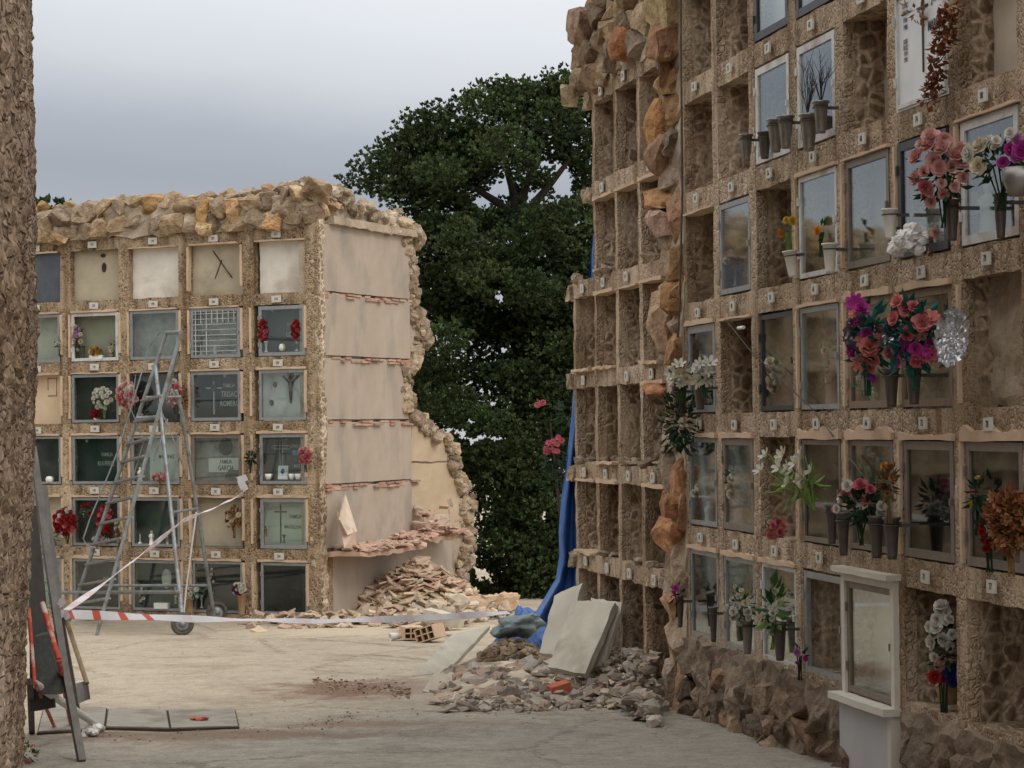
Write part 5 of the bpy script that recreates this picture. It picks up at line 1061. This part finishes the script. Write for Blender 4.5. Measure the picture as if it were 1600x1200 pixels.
def simple_cypress(x, y, h, r_, label, seed, dens=.6, slim=True):
    r = random.Random(seed); g = gz(y); pads = []
    for k in range(int(h*2.2)):
        z = g + .5 + (h-.8)*k/(h*2.2); w = r_*(1-(k/(h*2.2))**2.2)*.9+.12
        pads.append(((x+r.uniform(-.2, .2)*w, y+r.uniform(-.2, .2)*w, z), (w, w, .4)))
    return cypress(pads, [((x, y, g-.1), .16), ((x, y, g+h*.5), .1), ((x, y, g+h*.9), .04)], [], label, base=(x, y, g), dens=dens, seed=seed, tuft=.17)
P = YP(75, 305, 34); simple_cypress(P.x, 34, P.z+.1-gz(34), .5, 'slim dark cypress whose tip shows over the coping at far left', 4)
t0 = simple_cypress(-17, 26, 7.5, 1.3, 'broad dark cypress standing left of the niche block, beyond the alley wall', 6, .5)
r = random.Random(1)
for i, (x, y, s_) in enumerate(((-21, 30, 1.2), (-24, 24, 1.0), (-20, 20.5, .9), (-28, 29, 1.3))):
    c = t0.copy(); C.objects.link(c); c.location = (x, y, gz(y)); c.scale = (s_, s_, s_); c.rotation_euler = (0, 0, i*1.7); c['label'] = ('tallish', 'plump', 'shortest', 'tallest and farthest')[i]+' dark cypress of the row left of the alley wall'; c['group'] = 'cypresses left of the alley'
    for ch in t0.children: d = ch.copy(); C.objects.link(d); d.parent = c
t0['group'] = 'cypresses left of the alley'
# flowering shrub beside the tarp
P = YP(860, 690, 22.5); e = empty('flowering_shrub', 'tall shrub with magenta pink blossoms behind the blue tarp', 'shrub', (P.x, P.y, gz(22.5))); mb = MB(); r = random.Random(3)
hh = P.z-gz(22.5)
mb.tube([(0.15, 0, 0), (.1, 0, hh*.6), (0, 0, hh+.2)], [.03, .02, .01], 6); mb.build('stem', 'bark', e)
mb = MB()
for k in range(5): leafset(mb, (r.uniform(-.05, .3), r.uniform(-.1, .1), hh+r.uniform(-.5, .5)), Vector((.14, .14, .14)), 40, .09, r)
mb.build('foliage', 'leaf_dark', e); mb = MB(); fm_ = flower_mesh('daisy')
for (px, py, n_) in ((862, 700, 9), (850, 636, 3), (870, 688, 4)):
    Q = YP(px, py, 22.4)
    for k in range(n_): c = Vector((Q.x-P.x+r.uniform(-.07, .07), -.1, Q.z-gz(22.5)+r.uniform(-.06, .06))); q = Vector((r.uniform(-.5, .5), -1, .3)).to_track_quat('Z', 'Y').to_matrix(); mb.add([c+q @ (Vector(v)*.035) for v in fm_.v], fm_.f)
mb.build('blossoms', 'petal_rose', e)

# ================================================================== LADDER, TAPE, TOOLS
A0, B0, C0, D0 = GP(107, 972), GP(151, 993), GP(284, 992), GP(338, 972)
YA, YB = A0.y, B0.y; YC, YD = C0.y, D0.y; YM = (YA+YB)/2
A1, B1 = YP(260, 520, YA-.15), YP(283, 519, YB+.15)
lad = empty('rolling_ladder', 'tall grey steel rolling ladder with two wheels standing before the niche block', 'ladder', (A0+C0)/2)
LO = lad.location
def LT(pts, r, name='rail', mat='ladder_steel', par=None): m = MB(); m.tube([Vector(p)-LO for p in pts], r*.8, 8); return m.build(name, mat, par or lad)
def mixp(a, b, t): return a+(b-a)*t
LT([A0, A1], .032); LT([B0, B1], .028); LT([A1, B1], .03, 'top_bar')
def onrail(a, b, py):     # point of the rail seen at image height py
    lo, hi = 0.0, 1.0
    for _ in range(30):
        t = (lo+hi)/2; P = mixp(a, b, t); d = P-CAM; y = 600-F*d.dot(UP)/d.dot(FW)
        if y > py: lo = t
        else: hi = t
    return mixp(a, b, t)
for ya, yb in ((940, 935), (910, 905), (878, 872), (846, 840), (814, 808), (782, 776), (750, 744), (718, 712), (690, 684), (655, 650), (622, 618)):
    m = MB(); a = onrail(A0, A1, ya+4)-LO; b = onrail(B0, B1, yb)-LO; m.beam(a, b, .09, .022); m.build('tread', 'ladder_steel', lad)
C1, D1 = YP(243, 572, YM-.1), YP(280, 575, YM+.1)
Cf, Df = YP(285, 965, YC), YP(335, 963, YD)
LT([C1, Cf], .030, 'leg'); LT([YP(283, 519, YB+.15), YP(268, 590, YM), YP(262, 618, YM)], .024, 'post'); LT([YP(275, 610, YM), YP(283, 640, YM+.1), Df], .030, 'leg')
for a, b, py in ((None, None, 0),):
    LT([YP(228, 621, YM), YP(283, 620, YM)], .022, 'platform_edge'); LT([YP(214, 653, YM), YP(247, 651, YM)], .022, 'platform_edge')
    LT([YP(272, 800, YM-.2), YP(307, 795, YM+.3)], .022, 'brace'); LT([YP(94, 926, YA), YP(282, 925, YC)], .028, 'base_bar'); LT([YP(160, 915, YA+.3), YP(327, 915, YD)], .022, 'base_bar')
    LT([YP(226, 650, YM), YP(262, 655, YM), YP(240, 720, YM)], .010, 'brace')
LT([YP(250, 519, YM), YP(232, 545, YM), YP(216, 600, YM), YP(186, 700, YM), YP(160, 765, YM), YP(140, 812, YM), YP(130, 842, YM), (YP(136, 853, YM)), YP(150, 856, YM)], .012, 'handrail'); LT([YP(212, 585, YM+.1), YP(205, 640, YM+.1), YP(224, 690, YM+.1), YP(204, 760, YM+.1)], .008, 'handrail')
LT([YP(251, 640, YM), YP(272, 690, YM), YP(292, 745, YM+.2)], .008, 'brace')
for px, py, Yw in ((285, 981, YC), (339, 958, YD)):
    c = YP(px, py, Yw); c.z = max(c.z, gz(Yw)+.125); m = MB(); M = Matrix.Translation(c-LO) @ Matrix.Rotation(radians(78), 4, 'Z') @ Matrix.Rotation(pi/2, 4, 'X')
    M = Matrix.Translation(c-LO) @ Matrix.Rotation(radians(18), 4, 'Z') @ Matrix.Rotation(pi/2, 4, 'X')
    m.lathe([(.125, -.03), (.132, -.015), (.132, .015), (.125, .03), (.09, .032), (.09, -.032), (.125, -.03)], 28, M); w = m.build('wheel', 'rubber', lad)
    m = MB(); m.lathe([(.0001, -.012), (.095, -.010), (.095, .010), (.06, .006), (.03, .012), (.026, .03), (.0001, .031)], 24, M); m.build('hub', 'ladder_steel', w)
m = MB(); a = YP(100, 975, YA)-LO; m.slab(YP(108, 972, YA)-LO, YP(152, 968, YA)-YP(108, 972, YA), YP(112, 984, YA)-YP(108, 972, YA), Vector((0, -1, 0)), .08, .01); m.build('foot_plate', 'ladder_steel', lad)
mb = MB(); mb.tube([YP(307, 800, YM-.4), YP(300, 850, YM-.4), YP(291, 920, YM-.4), YP(287, 962, YM-.4)], .011, 5)
tag(mb.build('hanging_strap', 'fibre'), 'thin pale strap hanging down beside the right leg of the ladder', 'strap')

def ribbon(pts, w, cols, twist=0, name='barrier_tape', n=90, t0=.9):
    """narrow plastic tape through pts"""
    vs = []; fs = []; cs = []; mb = MB()
    def at(t):
        s_ = t*(len(pts)-1); i = min(int(s_), len(pts)-2); return pts[i]+(pts[i+1]-pts[i])*(s_-i)
    for i in range(n+1):
        t = i/n; p = at(t); d = (at(min(1, t+.01))-at(max(0, t-.01))).normalized(); p = p - Vector((0, 0, .25*t*(1-t))) if twist >= 0 else p
        u = Z - d*Z.dot(d); u.normalize(); s_ = d.cross(u); a = t0 + .5*sin(t*9+1)*abs(twist) + .25*sin(t*31); o = (u*cos(a)+s_*sin(a))*w/2
        for th in (-.0012, .0012): vs += [p-o+d.cross(o).normalized()*th, p+o+d.cross(o).normalized()*th]
    for i in range(n):
        a = i*4; mb.add([vs[a], vs[a+1], vs[a+5], vs[a+4], vs[a+2], vs[a+3], vs[a+7], vs[a+6]], [(0, 1, 2, 3), (4, 7, 6, 5), (0, 3, 7, 4), (1, 5, 6, 2)], cols(i/n))
    return mb
soft('tape_plastic', (.80, .80, .82), .3, .95)
T0 = YP(99, 957, 13.9)
T1 = LP(381, 770, .06)
RED, WHT, PK = (.85, .18, .14), (1, 1, 1), (1, .80, .78)
mb = ribbon([T0, (T0+T1)/2+Vector((0, 0, .18)), T1], .06, lambda t: (PK if int(t*46) % 2 else WHT), 1)
for k in range(8): q = T1+Vector((random.uniform(-.05, .05), -.04, random.uniform(-.02, .14))); mb.add([q, q+Vector((.06, -.02, .03)), q+Vector((.03, -.03, .1)), q+Vector((-.04, 0, .08))], [(0, 1, 2, 3)])
tag(mb.build('barrier_tape', 'tape_plastic'), 'white barrier tape rising from the leaning tools to a pier of the niche block', 'barrier tape')
E1 = YP(795, 957, 19.6)
mb = ribbon([T0+Vector((.01, 0, -.01)), YP(300, 967, 15.5), YP(500, 971, 17.2), YP(680, 965, 18.6), E1], .062, lambda t: ((RED if int(t*60+.3) % 3 == 0 else WHT) if t < .2 else ((1, 1, 1) if int(t*40) % 3 else (1, .9, .9))), -.6, n=140, t0=-.85)
for k in range(6): q = T0+Vector((random.uniform(-.02, .02), -.02, random.uniform(-.05, .05))); mb.add([q, q+Vector((.03, -.01, .02)), q+Vector((.01, -.02, .06)), q+Vector((-.02, 0, .03))], [(0, 1, 2, 3)])
tag(mb.build('barrier_tape', 'tape_plastic'), 'red and white barrier tape stretched low across the alley towards the tarp', 'barrier tape')

# tools leaning on the alley wall
def post(name, label, cat, pts, w, t, mat, extra=None, col=(1, 1, 1)):
    mb = MB()
    for a, b in zip(pts, pts[1:]): mb.beam(a, b, w, t, col)
    return tag(mb.build(name, mat), label, cat)
f1 = GP(128, 1190)
post('wooden_plank', 'long grey weathered plank leaning from the ground against the rubble wall', 'plank', [f1, YP(100, 1040, f1.y+.35), YP(76, 880, f1.y+.75), YP(51, 700, f1.y+1.2)], .045, .05, 'tool_grey')
post('wooden_plank', 'shorter dark plank leaning just behind the long grey plank', 'plank', [GP(112, 1128)+Vector((0, .2, 0)), YP(92, 965, 14.2), YP(66, 760, 14.5)], .06, .03, 'tool_grey')
mb = MB(); a, b, c, d = YP(44, 790, 14.0), YP(57, 790, 14.0), YP(86, 1105, 13.75), YP(47, 1112, 13.75); nn = (b-a).cross(d-a).normalized(); mb.prism([a, b, c, d], nn*.03)
tag(mb.build('metal_sheet', 'dark_metal'), 'dark sheet of metal standing behind the red poles at the rubble wall', 'metal sheet')
mb = MB(); a, b, c, d = YP(53, 994, 13.6), YP(78, 990, 13.6), YP(95, 1085, 13.5), YP(54, 1085, 13.5); mb.prism([a, b, c, d], Vector((0, .25, 0))); mb.build
tag(mb.build('toolbox', 'granite_dark'), 'dark slate coloured box standing low behind the red poles', 'box')
def striped(name, label, pts, r=.012):
    mb = MB(); full = []
    for a, b in zip(pts, pts[1:]):
        n_ = 6
        for k in range(n_): mb.tube([mixp(a, b, k/n_), mixp(a, b, (k+1)/n_)], r, 7)
    return tag(mb.build(name, 'red_paint'), label, 'pole', 'red poles leaning at the rubble wall')
striped('red_pole', 'longer red pole leaning in front of the dark metal sheet', [GP(112, 1135), YP(92, 1030, 13.2), YP(66, 942, 13.4)], .018)
striped('red_pole', 'thin red pole bent away at its foot beside the rubble wall', [GP(86, 1138), YP(54, 1066, 13.2), YP(45, 950, 13.3)], .013)
post('iron_bar', 'blackened upright iron bar at the foot of the rubble wall', 'bar', [GP(50, 1145), YP(47, 1065, 13.3)], .04, .04, 'dark_metal')
mb = MB(); a = GP(160, 1143)+Vector((0, 0, .02)); b = YP(54, 1068, 13.4); mb.tube([a, mixp(a, b, .5), b], [.022, .026, .026], 10); tag(mb.build('insulation_tube', 'fibre'), 'pale foam tube sloping down from the rubble wall to the ground', 'tube')
e = empty('shovel', 'shovel with a wooden handle standing against the grey planks', 'shovel', GP(128, 1100)+Vector((0, .0, 0))); mb = MB(); q = e.location; mb.tube([YP(136, 1068, 13.9)-q, YP(98, 952, 14.3)-q], .016, 8); mb.build('handle', 'wood', e)
mb = MB(); a, b, c, d = YP(119, 1068, 13.9), YP(137, 1064, 13.9), YP(141, 1092, 13.8), YP(122, 1100, 13.8); vs = []
for i in range(5):
    for j in range(5): p = mixp(mixp(a, b, i/4), mixp(d, c, i/4), j/4)+Vector((0, .03*sin(pi*i/4), 0)); vs.append(p-q)
vs2 = [v+Vector((0, .006, 0)) for v in vs]
mb.add(vs+vs2, [(i*5+j, (i+1)*5+j, (i+1)*5+j+1, i*5+j+1) for i in range(4) for j in range(4)] + [(25+i*5+j, 25+i*5+j+1, 25+(i+1)*5+j+1, 25+(i+1)*5+j) for i in range(4) for j in range(4)]); mb.build('blade', 'tool_grey', e)
mb = MB()
for k in range(16): rock(mb, GP(142, 1150)+Vector((random.uniform(-.05, .05), random.uniform(-.04, .04), random.uniform(.0, .07))), (.06, .05, .05), (1, 1, 1))
tag(mb.build('crumpled_rag', 'rag'), 'crumpled white rag on the ground below the pale foam tube', 'rag')
P = GP(40, 1192)+Vector((0, 0, .06)); bouquet('faded cream and pink flowers lying at the foot of the rubble wall', P, (.09, .08, .06), ['cream']*4+['pale_pink']*5, .03, face=Vector((0, -1, .3)).normalized()*1, stems=0, nleaf=40, leaflen=.05)
P = GP(15, 1196)+Vector((0, 0, .05)); bouquet('small faded posy lying nearest the left edge of the photo', P, (.05, .05, .04), ['pale_pink']*4, .02, face=Vector((0, -1, 0)), stems=0, nleaf=30, leaflen=.04)

# ground covers
def cover(label, quad, mat='concrete', t=.008):
    pts = [GP(*q) for q in quad]; mb = MB(); mb.prism([p+Vector((0, 0, .016)) for p in pts], (0, 0, t)); o = mb.build('ground_cover', mat)
    g = MB(); c = sum(pts, Vector())/4; g.prism([p+(p-c)*.035+Vector((0, 0, -.02)) for p in pts], (0, 0, .035)); gg = g.build('dark_joint', 'dark_gap', o); return tag(o, label, 'ground cover', 'covers set in the ground across the alley')
cover('concrete ground cover on the right with a red scrap lying on it', [(268, 1142), (372, 1139), (366, 1112), (263, 1113)], 'cover_concrete')
cover('concrete ground cover in the middle of the row', [(166, 1140), (264, 1142), (259, 1113), (170, 1111)], 'cover_concrete')
cover('broken ground cover on the left under the leaning tools', [(60, 1148), (162, 1141), (166, 1110), (70, 1106)], 'cover_concrete')
mb = MB()
for k in range(8): rock(mb, GP(309, 1131)+Vector((random.uniform(-.04, .05), random.uniform(-.02, .02), .035)), (.05, .05, .02), (1, 1, 1))
tag(mb.build('red_scrap', 'brick_red'), 'small red scrap lying on the right ground cover', 'scrap')

# ================================================================== SLABS, TARPS, RUBBLE
def quadslab(name, label, cat, P4, t, mat, rough=.01):
    tl, tr, br, bl_ = P4; mb = MB(); n = (tr-tl).cross(bl_-tl).normalized()
    if n.y > 0: n = -n
    vs = []; fs = []; k = 9
    for w in (0, 1):
        for i in range(k):
            for j in range(k):
                p = mixp(mixp(tl, tr, i/(k-1)), mixp(bl_, br, i/(k-1)), j/(k-1)) - n*t*w
                if i in (0, k-1) or j in (0, k-1): p = p + noise.noise_vector(p*13)*rough
                vs.append(p)
    g = k*k
    for i in range(k-1):
        for j in range(k-1): a = i*k+j; fs += [(a, a+k, a+k+1, a+1), (g+a, g+a+1, g+a+k+1, g+a+k)]
    for i in range(k-1):
        for a, b in ((i*k, (i+1)*k), (i*k+k-1, (i+1)*k+k-1), (i, i+1), (g-k+i, g-k+i+1)): fs.append((a, b, b+g, a+g))
    mb.add(vs, fs); return tag(mb.build(name, mat), label, cat)
ys = GP(885, 1050).y; YW = RP(961, 942, .10).y
quadslab('concrete_slab', 'big grey concrete slab leaning in front of the other slabs', 'slab', [YP(896, 937, YW+.35), YP(961, 942, YW), YP(913, 1053, YW-.45), YP(856, 1042, YW-.1)], .055, 'concrete')
quadslab('concrete_slab', 'slab mostly hidden behind the big grey concrete slab', 'slab', [YP(925, 934, YW+.25), YP(972, 942, RP(972, 942, .03).y), YP(942, 1040, YW-.2), YP(918, 1046, YW-.1)], .05, 'concrete_pale', .02)
quadslab('concrete_slab', 'pale slab with a small hole leaning at the left against the broken wall end', 'slab', [YP(867, 930, 18.9), YP(909, 911, RP(909, 911, .06).y), YP(884, 1026, 18.25), YP(843, 1021, 18.4)], .05, 'concrete_pale', .02)
quadslab('concrete_slab', 'flat grey slab lying tilted on the rubble left of the tarps', 'slab', [YP(706, 992, GP(644, 1057).y+1.2), YP(766, 977, GP(697, 1050).y+1.2), GP(697, 1050), GP(644, 1057)], .05, 'concrete', .008)
# tarps
def tarp():
    L = [(926, 366), (921, 420), (914, 470), (903, 530), (897, 590), (893, 650), (885, 720), (877, 780), (873, 830), (874, 868), (868, 905), (850, 935), (836, 958)]
    Rr = [(930, 370), (932, 430), (934, 480), (912, 540), (908, 600), (908, 660), (905, 720), (905, 790), (903, 850), (902, 890), (900, 925), (885, 960), (872, 990)]
    mb = MB(); m = 14; nr = 60; vs = []
    def at(A, t): s_ = t*(len(A)-1); i = min(int(s_), len(A)-2); f = s_-i; return A[i][0]+(A[i+1][0]-A[i][0])*f, A[i][1]+(A[i+1][1]-A[i][1])*f
    for back in (0, .004):
        for j in range(nr+1):
            t = j/nr; a = at(L, t); b = at(Rr, t); y0 = 19.5 - max(0, t-.8)*1.5
            for i in range(m+1):
                f = i/m; fold = .09*sin(f*9+t*3+1.5*noise.noise(Vector((f*2, t*4, 0))))*(.4+t) + .05*noise.noise(Vector((f*5, t*14, 1)))
                vs.append(YP(a[0]+(b[0]-a[0])*f, a[1]+(b[1]-a[1])*f, y0+fold+back))
    k = m+1; g = k*(nr+1); fs = []
    for j in range(nr):
        for i in range(m): a = j*k+i; fs += [(a, a+1, a+k+1, a+k), (g+a, g+a+k, g+a+k+1, g+a+1)]
    mb.add(vs, fs, smooth=True); e = empty('blue_tarp', 'long blue plastic tarp hanging from the broken wall end down to the rubble', 'tarp', (0, 0, 0)); mb.build('hanging_sheet', 'tarp_blue', e)
    # crumpled part on the ground
    mb = MB(); c = GP(822, 1022); c2 = YP(822, 985, c.y+.4); nx, ny = 44, 30; vs = []
    for i in range(nx+1):
        for j in range(ny+1):
            u, v = i/nx*2-1, j/ny*2-1; rr = min(1, u*u+v*v); p = Vector((c.x+u*.36+.06, c.y+.45+v*.45, gz(c.y)+.02+max(0, 1-rr)**.5*.30))
            w = p*6; dlt = abs(noise.noise(w))*.16 + abs(noise.noise(w*2.1+Vector((3, 1, 0))))*.08; p.z += dlt*(1-rr*.7); p.x += noise.noise(w+Vector((9, 0, 0)))*.09; p.y += noise.noise(w+Vector((0, 9, 0)))*.09; vs.append(p)
    mb.add(vs, [(i*(ny+1)+j, (i+1)*(ny+1)+j, (i+1)*(ny+1)+j+1, i*(ny+1)+j+1) for i in range(nx) for j in range(ny)]); mb.build('crumpled_end', 'tarp_blue', e)
tarp()
mb = MB(); c = YP(812, 978, GP(806, 1030).y+.30); nx, ny = 40, 26; vs = []
for i in range(nx):
    for j in range(ny+1):
        a = 2*pi*i/nx; b = pi*j/ny; d = Vector((cos(a)*sin(b), sin(a)*sin(b), cos(b))); k = 1 + .5*noise.noise(d*1.8+Vector((2, 0, 0))) + .3*abs(noise.noise(d*5)); vs.append(c + Vector((d.x*.235*k, d.y*.2*k, d.z*.095*k + .05*d.x)))
mb.add(vs, [(i*(ny+1)+j, ((i+1) % nx)*(ny+1)+j, ((i+1) % nx)*(ny+1)+j+1, i*(ny+1)+j+1) for i in range(nx) for j in range(ny)], smooth=True)
tag(mb.build('grey_tarp', 'tarp_grey'), 'crumpled grey green tarp bundled beside the blue tarp', 'tarp')
mb = MB(); r = random.Random(6); c0 = GP(800, 1030)
for k in range(420):
    a_, b_ = r.uniform(-1, 1), r.uniform(-1, 1); rock(mb, c0+Vector((a_*.32, .1+b_*.35, .16*max(0, 1-a_*a_-b_*b_)*r.uniform(.7, 1))), (r.uniform(.015, .1),)*3, r.choice([(.34, .25, .16), (.28, .21, .14), (.40, .32, .22)]), r=r)
o = mb.build('rubble_heap', 'stone'); tag(o, 'brown earthy rubble heaped under the grey green tarp', 'rubble', kind='stuff')

TERRA = [(.50, .345, .25), (.45, .30, .215), (.56, .40, .295), (.50, .38, .28), (.56, .45, .335)]; CREAM = [(.60, .50, .36), (.66, .56, .42), (.52, .42, .30), (.58, .46, .32), (.64, .50, .34)]; GREYS = [(.42, .38, .32), (.36, .31, .26), (.48, .42, .34), (.30, .25, .20), (.52, .46, .38), (.46, .33, .25)]
def shard(mb, p, w, cols, r, flat=.5, th=None):
    M = Matrix.Translation(p) @ Euler((r.uniform(-flat, flat), r.uniform(-flat, flat), r.uniform(-3, 3))).to_matrix().to_4x4(); c = r.choice(cols); k = r.uniform(.85, 1.12); t = th or min(r.uniform(.012, .03), w*.28)
    a, b = w/2, w*r.uniform(.3, .5); poly = [Vector((-a, -b*r.uniform(.6, 1), 0)), Vector((a*r.uniform(.5, 1), -b, 0)), Vector((a, b*r.uniform(.3, 1), 0)), Vector((-a*r.uniform(.2, .9), b, 0))]
    vs = [M @ v for v in poly] + [M @ (v+Vector((0, 0, t))) for v in poly]; mb.add(vs, [(3, 2, 1, 0), (4, 5, 6, 7), (0, 1, 5, 4), (1, 2, 6, 5), (2, 3, 7, 6), (3, 0, 4, 7)], tuple(x*k for x in c))
r = random.Random(12)
# heap against the torn side
mb = MB(); pc = GP(636, 968)+Vector((.1, .9, 0))
prof = lambda x: max(0, 1-abs(x)/1.0)
nx, ny = 40, 30; vs = []
for i in range(nx+1):
    for j in range(ny+1):
        u, v = i/nx*2-1, j/ny*2-1; rr = math.sqrt(u*u+v*v); h = .66*max(0, 1-rr)**.8; p = pc+Vector((u*.98, v*.95, 0)); vs.append((p.x, p.y, gz(p.y)-.03+h+.05*noise.noise(p*5)*min(1, h*5)))
mb.add(vs, [(i*(ny+1)+j, (i+1)*(ny+1)+j, (i+1)*(ny+1)+j+1, i*(ny+1)+j+1) for i in range(nx) for j in range(ny)], (.55, .44, .31))
for k in range(620):
    a = r.uniform(0, 2*pi); q = r.random()**.6; x, y = cos(a)*q*.94, sin(a)*q*.92; h = .66*max(0, 1-q)**.8
    top = h > .28
    shard(mb, Vector((pc.x+x, pc.y+y, gz(pc.y)+h+r.uniform(0, .06))), r.uniform(.08, .26), TERRA if top else CREAM+TERRA[:2], r, .55)
    if not top and k % 3 == 0: rock(mb, Vector((pc.x+x, pc.y+y, gz(pc.y)+h+.04)), (r.uniform(.05, .16),)*3, r.choice(CREAM), r=r)
tag(mb.build('rubble_heap', 'brick_shard'), 'heap of pinkish brick shards against the torn side of the niche block', 'rubble', kind='stuff')
def scatter(label, n, cols, wmin, wmax, fn, rocks=.4, flat=.5, name='rubble'):
    mb = MB()
    for k in range(n):
        P, h = fn(r)
        ww = wmin*(wmax/wmin)**(r.random()**1.9)
        if r.random() < rocks: s_ = ww*.8; rock(mb, P+Vector((0, 0, h+s_*.2)), (s_*1.2, s_, s_*.7), r.choice(cols), r=r)
        else: shard(mb, P+Vector((0, 0, h+.006)), ww*1.15, cols, r, flat)
    return tag(mb.build(name, 'brick_shard'), label, 'rubble', kind='stuff')
def strip(pts, spread, hmax=.1):
    def f(r):
        i = r.randrange(len(pts)-1); t = r.random(); a, b = pts[i], pts[i+1]; x = a[0]+(b[0]-a[0])*t; y = a[1]+(b[1]-a[1])*t; q = r.gauss(0, .5); return GP(x, y+q*spread), r.random()**2*hmax*max(0, 1-abs(q))
    return f
scatter('low litter of brick shards along the foot of the niche block', 260, TERRA+CREAM, .06, .24, strip([(385, 972), (480, 974), (560, 970), (640, 975)], 9, .14), .25)
scatter('cream broken masonry strewn left of the heap', 160, CREAM, .08, .26, strip([(495, 958), (560, 955), (600, 958)], 10, .22), .6)
scatter('pale broken masonry spread right of the heap', 230, CREAM+GREYS[:1], .08, .30, strip([(640, 985), (700, 975), (760, 962), (800, 958)], 14, .25), .6)
scatter('low band of mixed rubble lying across the alley floor in front of the slabs', 3000, GREYS+CREAM[:2]+TERRA[:1]+[(.24, .19, .15), (.30, .24, .19)], .018, .28, strip([(690, 1080), (760, 1074), (830, 1068), (890, 1072), (960, 1078), (1040, 1082)], 24, .06), .35)
scatter('front fringe of small broken stones before the slabs', 1300, GREYS+CREAM[:1], .012, .12, strip([(700, 1098), (780, 1104), (880, 1100), (980, 1096), (1040, 1088)], 9, .05), .6)
def wallfoot(r):
    px = r.uniform(915, 1022); d = r.random()**1.3*.5; P = RP(px, 1000, d); h = max(0, .34*(1-d/.62))*r.random()**.6; P.z = gz(P.y); return P, h
scatter('larger broken pieces piled where the pilaster meets the ground', 700, GREYS+CREAM[2:3]+[(.26, .2, .16)], .02, .17, wallfoot, .5)
scatter('thin grit and crumbs sprinkled over the open alley floor', 300, GREYS+CREAM+TERRA, .006, .022, strip([(120, 1010), (500, 1000), (900, 1130), (300, 1160), (620, 1110), (250, 1030), (1100, 1150), (200, 1120)], 30, 0), .4, .1)
scatter('fallen dust and crumbs along the foot of the right block', 260, GREYS+[(.25, .17, .1)], .03, .11, strip([(1055, 1090), (1150, 1112), (1230, 1140), (1310, 1185)], 7, .03), .6)
scatter('damp reddish earth and crumbs spilled on the alley floor', 420, [(.27, .16, .11), (.33, .21, .15), (.25, .16, .12)], .006, .03, strip([(490, 1070), (540, 1072), (610, 1078), (640, 1084)], 12, .012), .5, .15)
scatter('thin reddish earth streaks near the ground covers', 260, [(.30, .20, .14), (.26, .17, .12)], .005, .02, strip([(150, 1150), (260, 1150), (380, 1146), (500, 1130), (560, 1120)], 9, .0), .6, .1)
# single pieces one can tell apart
def brick(name, label, px, py, dims, rz, mat, holes=0, lift=0, tilt=(0, 0)):
    P = GP(px, py)+Vector((0, 0, dims[2]/2+lift)); mb = MB(); a, b, c = dims; 
    if holes:
        n1, n2 = holes; t = .012
        mb.box(-a/2, a/2, -b/2+.02, b/2, -c/2, c/2)
        for i in range(n1+1): x = -a/2+(a-t)*i/n1; mb.box(x, x+t, -b/2-.03, -b/2+.02, -c/2, c/2)
        for j in range(n2+1): z = -c/2+(c-t)*j/n2; mb.box(-a/2+.001, a/2-.001, -b/2-.029, -b/2+.02, z, z+t)
    else: mb.rbox(-a/2, a/2, -b/2, b/2, -c/2, c/2, .04, .045 if 'chunk' in name else .012, sc=11 if 'chunk' in name else 14)
    o = mb.build(name, mat); o.location = P; o.rotation_euler = (tilt[0], tilt[1], rz)
    if holes:
        g = MB(); g.box(-a/2+.005, a/2-.005, -b/2+.008, -b/2+.018, -c/2+.005, c/2-.005); g.build('hollows', 'dark_gap', o)
    return tag(o, label, 'brick' if 'brick' in name else 'block')
brick('hollow_brick', 'hollow clay brick with square holes showing, left one of the pair', 643, 1000, (.22, .24, .13), .25, 'hollow_brick', (3, 2), .02)
brick('hollow_brick', 'tilted hollow clay brick with its holes turned right, right one of the pair', 673, 1003, (.24, .2, .15), -.5, 'hollow_brick', (3, 2), .02, (0, -.3))
brick('concrete_block', 'pale squared block lying above the hollow bricks', 694, 992, (.42, .25, .13), -.25, 'plaster', 0, .12, (0, .2))
brick('masonry_chunk', 'large cream masonry chunk lying at the right end of the heap', 768, 962, (.66, .4, .20), .1, 'hollow_brick', 0, .05, (0, -.05))
brick('masonry_chunk', 'cream stone block at the left foot of the brick heap', 552, 958, (.22, .2, .14), .4, 'plaster', 0, .12, (0, .1))
brick('red_brick', 'bright red broken brick lying in the rubble band', 874, 1092, (.16, .12, .10), .3, 'brick_red', 0, .02, (.1, -.2))
brick('concrete_block', 'grey rectangular concrete block at the foot of the pilaster', 1020, 1092, (.30, .2, .14), .25, 'concrete', 0, .0, (0, -.06))
brick('concrete_block', 'small grey angular piece beside the red brick', 903, 1098, (.12, .1, .08), -.3, 'marble_grey', 0, .0, (.2, .3))
brick('red_brick', 'pinkish broken brick with mortar standing behind the grey concrete block', 962, 1070, (.11, .1, .11), .5, 'hollow_brick', 0, .02, (.1, .1))
mb = MB(); mb.lathe([(.0001, 0), (.03, 0), (.045, .14), (.038, .14), (.0001, .02)], 14, Matrix.Rotation(radians(95), 4, 'Y')); o = mb.build('plastic_cup', 'ceramic'); o.location = GP(628, 1000)+Vector((0, 0, .05)); o.rotation_euler = (0, 0, 3.6); tag(o, 'white plastic cup lying left of the hollow bricks', 'cup')
post('steel_bar', 'dark metal bar lying between the tarp and the slabs', 'bar', [GP(795, 1036)+Vector((0, 0, .04)), GP(856, 1016)+Vector((0, 0, .10))], .03, .03, 'dark_metal')
